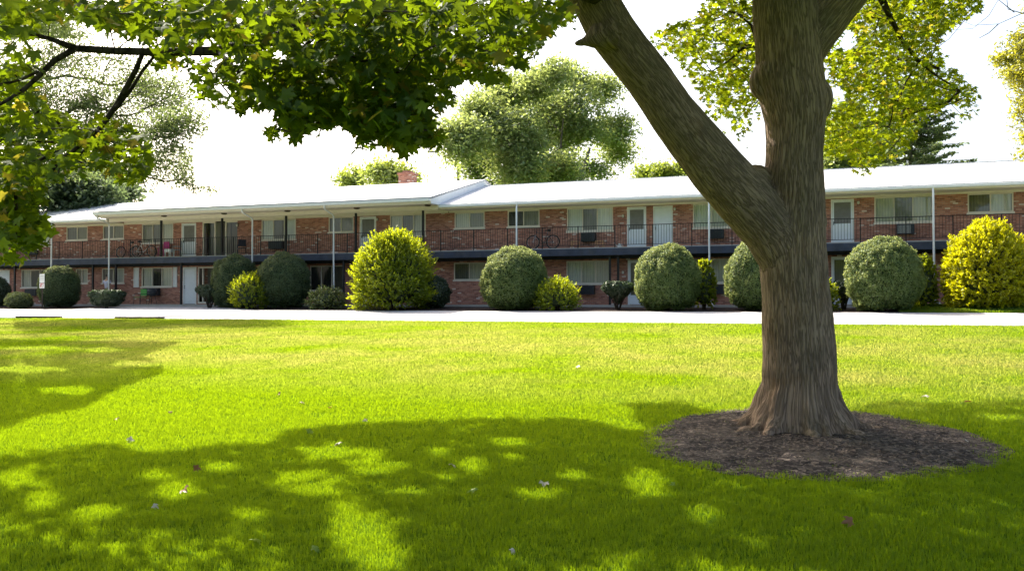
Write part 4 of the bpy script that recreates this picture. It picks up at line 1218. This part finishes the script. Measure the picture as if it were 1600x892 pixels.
shrub('round sunlit clipped ball left of the maple limb downspout', 992, 1093, 384, 39.2, 'round', M['yewlit'], 44880, ls=.042)
shrub('narrow yellow-green shrub beside the white downspout left of the maple trunk', 1083, 1117, 409, 40.4, 'clumpy', M['lime'], 5000)
shrub('sunlit clipped ball half hidden behind the maple trunk', 1134, 1232, 376, 39.4, 'round', M['yewlit'], 32640, ls=.042)
shrub('tiny bright shrub peeking out at the right side of the trunk', 1270, 1306, 443, 39.4, 'feather', M['lime'], 3000)
shrub('small dark bare-stemmed shrub right of the maple trunk', 1299, 1338, 438, 40.2, 'vase', M['darkyew'], 4500)
shrub('large round green clipped ball right of the maple trunk', 1322, 1440, 372, 39.0, 'round', M['yewlit'], 48960, ls=.042)
shrub('narrow yellow-green shrub between the green ball and the right downspout', 1428, 1463, 402, 40.6, 'clumpy', M['lime'], 5000)
shrub('big golden yellow shrub near the right edge', 1484, 1600, 357, 40.2, 'clumpy', M['gold'], 52000, lump=.14, ls=.06)

# ================================================================== GRASS
def blades(name, n_density, D0, D1, wexp, hmin, hmax, mask=None, lat=.72, inner=0, wmul=1.0):
    # sample in camera wedge
    Ds = []
    edges = np.linspace(D0, D1, 60)
    P = []
    for a, b in zip(edges[:-1], edges[1:]):
        m = (a + b) / 2; area = (b - a) * 2 * lat * m; k = int(area * n_density(m))
        d = rng.uniform(a, b, k); l = rng.uniform(-lat, lat, k) * d
        P.append(np.stack([d, l], -1))
    P = np.concatenate(P)
    fwd = np.array([-sin(YAW), cos(YAW)]); rt = np.array([cos(YAW), sin(YAW)])
    XY = P[:, :1] * fwd + P[:, 1:] * rt
    ok = (XY[:, 1] < 31.45) & (np.abs(P[:, 1]) >= inner * P[:, 0])
    tt = ring_t(XY)
    near_tree = np.hypot(XY[:, 0] - TREE[0], XY[:, 1] - TREE[1])
    edge = np.clip((tt - .93) / .14, 0, 1)
    ok &= (rng.random(len(XY)) < edge) | ((rng.random(len(XY)) < .06 * (vnoise(np.stack([XY[:, 0], XY[:, 1], XY[:, 0] * 0], -1), 5) > .62)) & (tt > .35))
    q3 = np.stack([XY[:, 0], XY[:, 1], XY[:, 0] * 0], -1)
    dn = vnoise(q3, 3.5) * .5 + vnoise(q3, 9) * .5
    ok &= rng.random(len(XY)) < .45 + 1.1 * dn
    XY = XY[ok]; D = P[ok, 0]; dn = dn[ok]; tt = tt[ok]
    n = len(XY)
    h = rng.uniform(hmin, hmax, n) * (.65 + .7 * dn); wd = .0020 * wmul * np.maximum(1, (D / 7.0) ** wexp) * rng.uniform(.7, 1.3, n)
    az = rng.uniform(0, 2 * pi, n); lean = rng.uniform(.05, .55, n) ** 1.0
    la = rng.uniform(0, 2 * pi, n)
    R0 = np.stack([XY[:, 0], XY[:, 1], gz(XY[:, 1]) - .004], -1)
    side = np.stack([np.cos(az), np.sin(az), az * 0], -1) * wd[:, None]
    ld = np.stack([np.cos(la), np.sin(la), la * 0], -1)
    mid = R0 + ld * (lean * h * .3)[:, None]; mid[:, 2] += h * .6
    tip = R0 + ld * (lean * h * 1.1)[:, None]; tip[:, 2] += h * (1 - .35 * lean)
    V = np.stack([R0 - side, R0 + side, mid + side * .8, mid - side * .8, tip], 1).reshape(-1, 3)
    b = np.arange(n)[:, None] * 5
    F = np.concatenate([b + np.array([[0, 1, 2]]), b + np.array([[0, 2, 3]]), b + np.array([[3, 2, 4]])], 1).reshape(-1, 3)
    o = np_mesh(name, V, F, M['blade']); o['kind'] = 'stuff'
    print(name, n)
    return o
blades('grass', lambda d: min(7500, 7500 * (7.5 / d) ** 1.7), 3.5, 41, .95, .035, .062)
blades('grass_margin', lambda d: min(1900, 1900 * (7.5 / d) ** 1.6), 3.5, 46, .95, .035, .062, lat=1.6, inner=.72, wmul=1.9)
# thin grass on the bank by the building
n = 60000
X = rng.uniform(XB, 16, n); Yq = rng.uniform(37.9, 42.2, n)
R0 = np.stack([X, Yq, bank_z(X, Yq)], -1)
az = rng.uniform(0, 2 * pi, n); side = np.stack([np.cos(az), np.sin(az), az * 0], -1) * .012
tip = R0 + rand_unit(n) * .03; tip[:, 2] = R0[:, 2] + rng.uniform(.04, .09, n)
info(np_mesh('grass_tufts', np.stack([R0 - side, R0 + side, tip], 1).reshape(-1, 3), np.arange(n * 3).reshape(n, 3), M['blade']), kind='stuff')

# ================================================================== THINGS
# fallen leaves on the lawn
M['dry1'] = leaf_mat('pale_dry_leaf', (.62, .56, .47), (.3, .25, .18), .25, .12, .05)
M['dry2'] = leaf_mat('brown_dry_leaf', (.20, .09, .035), (.25, .10, .03), .25, .2, .05)
M['dry3'] = leaf_mat('green_fallen_leaf', (.22, .32, .05), (.3, .4, .05), .3, .1, .05)
FL = [(205, 692, .10, 'dry1', 'pale curled fallen leaf by the shade edge, left part of the lawn'),
      (470, 632, .085, 'dry1', 'pale tan fallen leaf on the sunlit lawn, left of centre'),
      (572, 662, .07, 'dry1', 'small pale fallen leaf just above the shade edge left of centre'),
      (530, 697, .085, 'dry1', 'whitish fallen leaf beside the sun patch left of centre'),
      (482, 680, .09, 'dry3', 'grey-green fallen leaf standing on edge at the shade line'),
      (705, 731, .10, 'dry1', 'white fallen leaf in the shade near the centre, left of a sun patch'),
      (740, 773, .09, 'dry3', 'yellow-green fallen leaf in the shade near the centre'),
      (850, 762, .085, 'dry1', 'narrow white fallen leaf in the shade right of centre'),
      (904, 576, .12, 'dry1', 'pale fallen leaf far out on the sunlit lawn, left of the trunk'),
      (288, 772, .09, 'dry2', 'dark brown curled fallen leaf in a lower left sun patch'),
      (305, 738, .08, 'dry2', 'reddish brown fallen leaf in the shade at lower left'),
      (182, 658, .07, 'dry2', 'brown fallen leaf on the sunlit lawn at the left'),
      (266, 648, .06, 'dry2', 'tiny brown fallen leaf right of the brown one at the left'),
      (437, 619, .07, 'dry2', 'small dark fallen leaf above the pale tan one'),
      (516, 640, .07, 'dry2', 'reddish fallen leaf right of the pale tan one'),
      (1330, 824, .09, 'dry2', 'brown fallen leaf in the shaded grass below the soil ring'),
      (1448, 624, .10, 'dry1', 'yellowish fallen leaf right of the trunk at the shade edge'),
      (1514, 632, .09, 'dry2', 'orange-brown fallen leaf far right near the shade edge'),
      (1053, 764, .05, 'dry3', 'small green fallen leaf below the left rim of the soil ring'),
      (800, 868, .05, 'dry1', 'small pale fallen leaf near the bottom edge, centre'),
      (490, 866, .07, 'dry3', 'pale green fallen leaf near the bottom edge, left of centre'),
      (240, 798, .05, 'dry1', 'small pale fallen leaf in the lower left shade'),
      (396, 852, .08, 'dry3', 'green fallen leaf near the bottom, left'),
      (1510, 694, .07, 'dry1', 'pale fallen leaf on the right rim of the soil ring')]
for x, y, s, mt, lab in FL:
    p = ground_at(x, y); p[2] += .045
    Nn = rand_unit(1) * .5 + np.array([[0, 0, .8]]) - FW * .3; T = rand_unit(1)
    o = leaf_mesh('fallen_leaf', np.zeros((1, 3)), Nn, T, np.array([s * .8]), MAPLE, M[mt], None, .8, .6)
    o.location = p; info(o, lab, 'leaf', 'fallen leaves on the lawn')

# parking kerbs at the road edge
M['kerb_post'] = plain('shaded_kerb_dark_post', (.06, .045, .035), .9, .3, 8)  # near-black puts the kerbs' shaded side into their colour; sign post shares it
for i, (a, b, lab) in enumerate(((25, 95, 'low dark parking kerb at the road edge, nearest the left side of the picture'), (180, 255, 'low dark parking kerb at the road edge in front of the entrance apron'))):
    x0, x1 = fx(a, 31.6, 496), fx(b, 31.6, 496); o = MB().box(0, x1 - x0, -.08, .08, 0, .075).build('parking_kerb', M['kerb_post'], bevel=.02)
    for u in (.25, (x1 - x0) - .25): MB().lathe([(.02, .076), (.02, .085)], 8, (u, 0, 0)).build('spike', M['acdark'], o)
    o.location = (x0, 31.62, float(gz(31.6)) + .01); info(o, lab, 'parking kerb', 'parking kerbs along the road')

# sign
p = at_Y(66, 470, 38.6); g0 = float(gz(38.6))
sg = empty('parking_sign', (p[0], 38.6, g0), 'small two-panel white parking sign with red marking on a dark post', 'sign')
MB().box(-.03, .03, -.02, .02, -.05, 1.98).build('post', M['kerb_post'], sg)
M['red'] = plain('sign_red', (.55, .06, .05), .5, .05, 5)
zt = float(at_Y(66, 428, 38.6)[2]) - g0; zm = float(at_Y(66, 442, 38.6)[2]) - g0; zb = float(at_Y(66, 450.5, 38.6)[2]) - g0
w = .185
MB().box(-w, w, -.032, -.022, zm + .01, zt).build('upper_panel', M['white'], sg)
lp = MB().box(-w, w, -.032, -.022, zb, zm - .01).build('lower_panel', M['white'], sg)
ln = MB()
for k in range(3): ln.box(-w * .7, w * .7, -.036, -.033, zt - .12 - k * .10, zt - .10 - k * .10)
ln.build('faint_lines', M['screen'], sg)
r = MB(); hz = (zb + zm) / 2
r.box(-w * .85, w * .85, -.036, -.033, zm - .045, zm - .025)
r.box(-.11, -.075, -.036, -.033, hz - .10, hz + .08).box(-.075, -.01, -.036, -.033, hz + .055, hz + .08).box(-.075, -.01, -.036, -.033, hz - .02, hz + .005).box(-.01, .015, -.036, -.033, hz - .02, hz + .08)
r.tube([(.12 * cos(a), -.0345, hz + .0 + .10 * sin(a)) for a in np.linspace(0, 2 * pi, 17)], .006, 4, False)
r.build('red_marking', M['red'], sg)

# bicycles
M['tyre'] = plain('tyre_rubber', (.02, .018, .018), .8, .1, 20)
M['steel'] = plain('bare_steel', (.55, .55, .57), .3, .05, 20, metal=.9)
def wheel(mb_c, r=.335):
    t = MB(); t.tube([(r * cos(a) + mb_c[0], mb_c[1], r * sin(a) + mb_c[2]) for a in np.linspace(0, 2 * pi, 33)], .030, 6, False)
    s = MB(); rr2 = r - .03
    s.tube([(rr2 * cos(a) + mb_c[0], mb_c[1], rr2 * sin(a) + mb_c[2]) for a in np.linspace(0, 2 * pi, 33)], .008, 4, False)
    for k in range(16):
        a = 2 * pi * k / 16; s.tube([(mb_c[0], mb_c[1], mb_c[2]), (mb_c[0] + rr2 * cos(a), mb_c[1], mb_c[2] + rr2 * sin(a))], .0018, 3, False)
    return t, s
def bicycle(loc, rz, lab, col, group=None, fender=False, tilt=0.08):
    b = empty('bicycle', loc, lab, 'bicycle', group, rz); b.rotation_euler = (tilt, 0, rz)
    for x in (-.53, .53):
        t, s = wheel((x, 0, .357)); wo = t.build('wheel', M['tyre'], b, smooth=True); s.build('rim', M['steel'], wo)
    f = MB(); bb, st, hd, ra_, hb = (-.08, 0, .30), (-.22, 0, .80), (.36, 0, .82), (-.53, 0, .357), (.40, 0, .68)
    for a, c, r in ((bb, st, .017), (st, (.35, 0, .84), .016), (bb, hb, .018), ((-.53, .05, .357), bb, .010), ((-.53, .05, .357), (-.21, .0, .76), .009), ((-.53, -.05, .357), bb, .010), ((-.53, -.05, .357), (-.21, 0, .76), .009), (hb, (.35, 0, .90), .02)): f.tube([a, c], r, 6)
    f.build('frame', col, b, smooth=True)
    fk = MB(); fk.tube([(.395, .05, .70), (.45, .055, .55), (.53, .055, .357)], .012, 6).tube([(.395, -.05, .70), (.45, -.055, .55), (.53, -.055, .357)], .012, 6).box(.38, .42, -.06, .06, .68, .71)
    fk.build('fork', M['steel'] if fender else col, b, smooth=True)
    h = MB(); h.tube([(.35, 0, .88), (.345, 0, 1.0), (.36, 0, 1.03)], .013, 6).tube([(.24, -.30, 1.04), (.36, -.22, 1.05), (.39, 0, 1.03), (.36, .22, 1.05), (.24, .30, 1.04)], .012, 6)
    h.build('handlebar', M['acdark'], b, smooth=True)
    s = MB(); s.tube([(-.22, 0, .78), (-.25, 0, .93)], .012, 6); s.build('seat_post', M['steel'], b)
    sd = MB(); sd.tube([(-.40, 0, .945), (-.32, 0, .955), (-.22, 0, .945), (-.10, 0, .935)], [.06, .075, .04, .02], 8); sdo = sd.build('saddle', M['black'], b, smooth=True)
    c = MB(); c.tube([(.09 * cos(a) + bb[0], -.03, .09 * sin(a) + bb[2]) for a in np.linspace(0, 2 * pi, 17)], .008, 4, False).tube([(bb[0], -.05, bb[2]), (bb[0] + .1, -.06, bb[2] - .13)], .009, 5).box(bb[0] + .06, bb[0] + .14, -.14, -.06, bb[2] - .15, bb[2] - .12)
    c.build('crank', M['acdark'], b)
    return b
M['bikedark'] = plain('dark_bike_paint', (.05, .02, .035), .35, .1, 10)
M['bikewhite'] = plain('white_bike_paint', (.75, .74, .74), .35, .05, 10)
M['bikered'] = plain('maroon_bike_paint', (.20, .04, .06), .35, .05, 10)
Yb = 43.15
bicycle((fx(848, Yb, 380), Yb, F2), pi, 'dark bicycle standing alone on the balcony above the sunlit ball shrub', M['bikedark'], 'bicycles on the balcony', True)
bicycle((fx(199, Yb + .1, 395), Yb + .1, F2), pi, 'maroon bicycle, left one of two parked together on the balcony', M['bikered'], 'bicycles on the balcony')
bicycle((fx(226, Yb - .12, 395), Yb - .12, F2), .06, 'white-framed bicycle, right one of two parked together on the balcony', M['bikewhite'], 'bicycles on the balcony', True)

# seats and furniture
def stacking_chair(name, loc, rz, lab, mat, h=.82, w=.5, frame=None):
    c = empty(name, loc, lab, 'chair', None, rz); fr = frame or mat
    s = MB().box(-w / 2, w / 2, -.24, .22, .41, .44); s.build('seat', mat, c, bevel=.01)
    b = MB(); n0 = 5
    b.box(-w / 2, w / 2, .23, .26, h - .40, h); b.build('backrest', mat, c, bevel=.02)
    for sx in (-1, 1):
        for sy in (-1, 1):
            MB().tube([(sx * (w / 2 - .02), sy * .21, .41), (sx * (w / 2 + .01), sy * .24, 0)], .014, 6).build('leg', fr, c)
        MB().tube([(sx * (w / 2), .24, .43), (sx * w / 2, .25, .62), (sx * w / 2, -.2, .62), (sx * w / 2, -.22, .43)], .013, 6).build('armrest', fr, c)
    return c
M['green'] = plain('green_fabric', (.13, .42, .10), .7, .08, 8)
M['pink'] = plain('pink_plastic', (.55, .05, .24), .45, .06, 8)
M['greyplastic'] = plain('grey_plastic', (.28, .33, .36), .5, .08, 8)
M['navy'] = plain('dark_fabric', (.02, .02, .035), .8, .2, 8)
M['wood'] = plain('pine_wood', (.52, .28, .13), .6, .2, 12)
stacking_chair('garden_chair', (fx(219, 43.2, 460), 43.2, F1), radians(-12), 'green garden chair standing by the wall under the left shutter', M['green'], .92, .58, M['acdark'])
stacking_chair('plastic_chair', (fx(255.5, 43.4, 395), 43.4, F2), 0, 'pink chair on the balcony beside the white-framed bicycle', M['pink'], .95, .42)
stacking_chair('plastic_chair', (fx(276, 43.3, 395), 43.3, F2), radians(-60), 'grey chair on the balcony between white side table and door', M['greyplastic'], .98, .44)
stacking_chair('folding_chair', (fx(378, 43.3, 395), 43.3, F2), radians(35), 'dark chair on the balcony beside the glazed stair entry', M['navy'], .95, .45)
t = empty('side_table', (fx(265, 43.1, 395), 43.1, F2), 'small white side table on the balcony beside the pink chair', 'table')
MB().box(-.22, .22, -.2, .2, .28, .46).build('tabletop', M['white'], t, bevel=.02)
for sx in (-1, 1):
    for sy in (-1, 1): MB().box(sx * .18 - .02, sx * .18 + .02, sy * .16 - .02, sy * .16 + .02, 0, .28).build('leg', M['white'], t)
for i, (px, lab) in enumerate(((899, 'low wooden stool on the balcony left of the air conditioner'), (937.5, 'low wooden stool on the balcony right of the air conditioner'))):
    s = empty('stool', (fx(px, 43.3, 384), 43.3, F2), lab, 'stool', 'low wooden stools on the balcony')
    MB().box(-.2, .2, -.15, .15, .33, .37).build('seat', M['wood'], s, bevel=.008)
    for sx in (-1, 1):
        for sy in (-1, 1): MB().box(sx * .175 - .018, sx * .175 + .018, sy * .12 - .018, sy * .12 + .018, 0, .33).build('leg', M['wood'], s)
    MB().box(-.157, .157, -.125, -.105, .20, .24).build('stretcher', M['wood'], s)
# white thing by the door: watering can
wc = empty('watering_can', (fx(968, 43.1, 386), 43.1, F2), 'small white watering can on the balcony floor left of the screen door', 'watering can')
MB().lathe([(.09, 0), (.10, .02), (.085, .17), (.05, .19)], 14).build('body', M['white'], wc, smooth=True)
MB().tube([(-.08, 0, .05), (-.2, 0, .14), (-.27, 0, .24)], [.02, .014, .018], 8).build('spout', M['white'], wc)
MB().tube([(.08, 0, .15), (.16, 0, .15), (.17, 0, .08), (.09, 0, .04)], .01, 6).build('handle', M['white'], wc)
# kettle grill
g = empty('barbecue_grill', (fx(238, 42.95, 462), 42.95, F1), 'black barbecue grill standing beneath the shuttered window', 'grill')
MB().lathe([(.05, .48), (.20, .52), (.28, .62), (.29, .70)], 18).build('bowl', M['acdark'], g, smooth=True)
MB().lathe([(.295, .705), (.28, .80), (.20, .90), (.05, .95)], 18).build('lid', M['acdark'], g, smooth=True)
MB().tube([(-.06, 0, .97), (-.04, 0, 1.0), (.04, 0, 1.0), (.06, 0, .97)], .01, 6).build('handle', M['steel'], g)
for k in range(3):
    a = k * 2.1 + .4; MB().tube([(.15 * cos(a), .15 * sin(a), .53), (.27 * cos(a), .27 * sin(a), 0)], .014, 6).build('leg', M['acdark'], g)
MB().box(-.42, -.30, -.1, .1, .62, .64).build('side_shelf', M['acdark'], g)

# utility pole far behind the roof
pp = at_Y(716, 300, 80); g1 = float(gz(80))
up_ = empty('utility_pole', (pp[0], 80, g1), 'thin grey utility pole rising behind the roof beside the big airy tree', 'utility pole')
hz = float(at_Y(716, 225, 80)[2]) - g1
MB().tube([(0, 0, 0), (0, 0, hz)], [.17, .13], 10).build('pole', M['palebark'], up_)
MB().box(-1.1, 1.1, -.07, .07, hz - .9, hz - .75).build('crossarm', M['palebark'], up_)
for x in (-1, -.45, .45, 1): MB().lathe([(.04, 0), (.06, .05), (.03, .14)], 8, (x, 0, hz - .75)).build('insulator', M['aclight'], up_)

# person by the downspout
M['skin'] = plain('skin', (.45, .27, .19), .55, .05, 8)
M['shirt'] = plain('lavender_shirt', (.72, .68, .80), .8, .05, 8)
M['trousers'] = plain('dark_trousers', (.03, .03, .05), .85, .1, 8)
M['hair'] = plain('dark_hair', (.025, .018, .014), .6, .2, 30)
def skin_fig(name, verts, edges, mat, parent, lvl=2, root=0):
    me = bpy.data.meshes.new(name); me.from_pydata([v[:3] for v in verts], edges, []); o = link_mesh(name, me, mat, parent)
    sk = o.modifiers.new('skin', 'SKIN'); sk.use_smooth_shade = True
    me.skin_vertices[0].data
    for i, v in enumerate(verts):
        r = v[3]; me.skin_vertices[0].data[i].radius = r if isinstance(r, tuple) else (r, r); me.skin_vertices[0].data[i].use_root = (i == root)
    s = o.modifiers.new('sub', 'SUBSURF'); s.levels = lvl; s.render_levels = lvl
    return o
pe = empty('person', (fx(167, 42.6, 460), 42.6, F1), 'person in a pale lavender shirt with one arm held out beside the white downspout', 'person')
pe.rotation_euler = (0, 0, radians(100))   # facing left along the facade
# local frame: facing +x... figure looks along -y after rotation
bv = [(0, 0, .96, (.15, .11)), (0, 0, 1.12, (.14, .10)), (0, 0, 1.30, (.17, .115)), (0, 0, 1.44, (.13, .09)), (.0, .01, 1.52, .055), (.015, .0, 1.60, .075), (.02, 0, 1.70, (.08, .095)), (.015, 0, 1.77, .06),
      (0, .19, 1.43, .055), (.04, .24, 1.16, .042), (.26, .22, 1.10, .030), (.34, .215, 1.10, .022),
      (0, -.19, 1.43, .055), (-.02, -.24, 1.16, .042), (.10, -.25, .93, .030), (.13, -.25, .86, .024),
      (0, .09, .90, .085), (.03, .10, .50, .058), (-.01, .10, .09, .042), (.12, .11, .035, .034),
      (0, -.09, .90, .085), (.02, -.10, .50, .058), (-.03, -.10, .09, .042), (.10, -.11, .035, .034)]
be = [(0, 1), (1, 2), (2, 3), (3, 4), (4, 5), (5, 6), (6, 7), (3, 8), (8, 9), (9, 10), (10, 11), (3, 12), (12, 13), (13, 14), (14, 15), (0, 16), (16, 17), (17, 18), (18, 19), (0, 20), (20, 21), (21, 22), (22, 23)]
# fingers
for hnd, (hx, hy, hz_) in ((11, (.34, .215, 1.10)), (15, (.13, -.25, .86))):
    for k, (dy, L) in enumerate(((-.03, .065), (-.012, .078), (.01, .083), (.03, .07))):
        i = len(bv); sgn = 1 if hnd == 11 else 0
        d = (1, 0, -.15) if sgn else (.35, 0, -1)
        bv += [(hx + d[0] * .04, hy + dy, hz_ + d[2] * .04, .011), (hx + d[0] * (.04 + L), hy + dy, hz_ + d[2] * (.04 + L) - .01, .008)]
        be += [(hnd, i), (i, i + 1)]
    i = len(bv); bv += [(hx + .01, hy + .045 * (1 if hnd == 15 else -1), hz_ - .02, .011), (hx + .05, hy + .065 * (1 if hnd == 15 else -1), hz_ - .035, .008)]; be += [(hnd, i), (i, i + 1)]
skin_fig('body', bv, be, M['skin'], pe)
skin_fig('shirt', [(0, 0, .92, (.175, .135)), (0, 0, 1.12, (.165, .125)), (0, 0, 1.30, (.19, .135)), (0, 0, 1.435, (.15, .105)), (0, .005, 1.485, .072), (0, .20, 1.43, .075), (.02, .235, 1.24, .066), (0, -.20, 1.43, .075), (-.01, -.235, 1.24, .066)],
         [(0, 1), (1, 2), (2, 3), (3, 4), (3, 5), (5, 6), (3, 7), (7, 8)], M['shirt'], pe)
skin_fig('trousers', [(0, 0, .98, (.155, .115)), (0, 0, .90, (.16, .12)), (0, .09, .84, .10), (.03, .10, .50, .075), (-.01, .10, .10, .062), (0, -.09, .84, .10), (.02, -.10, .50, .075), (-.03, -.10, .10, .062)],
         [(0, 1), (1, 2), (2, 3), (3, 4), (1, 5), (5, 6), (6, 7)], M['trousers'], pe)
hm = MB().lathe([(.085, 0), (.10, .04), (.098, .09), (.07, .135), (.02, .155)], 16, (0, 0, 1.665)); hm.build('hair', M['hair'], pe, smooth=True)
fc = MB(); 
for s in (-1, 1): fc.lathe([(.010, -.008), (.013, 0), (.010, .008)], 8, (.092, s * .032, 1.70))
fc.build('eyes', M['hair'], pe)
MB().lathe([(.012, -.02), (.014, -.01), (.004, .02)], 8, (.10, 0, 1.675)).build('nose', M['skin'], pe)
MB().box(.088, .098, -.022, .022, 1.635, 1.642).build('mouth', M['red'], pe)
for s in (-1, 1): MB().lathe([(.01, -.03), (.022, 0), (.012, .03)], 8, (.01, s * .092, 1.685)).build('ear', M['skin'], pe)
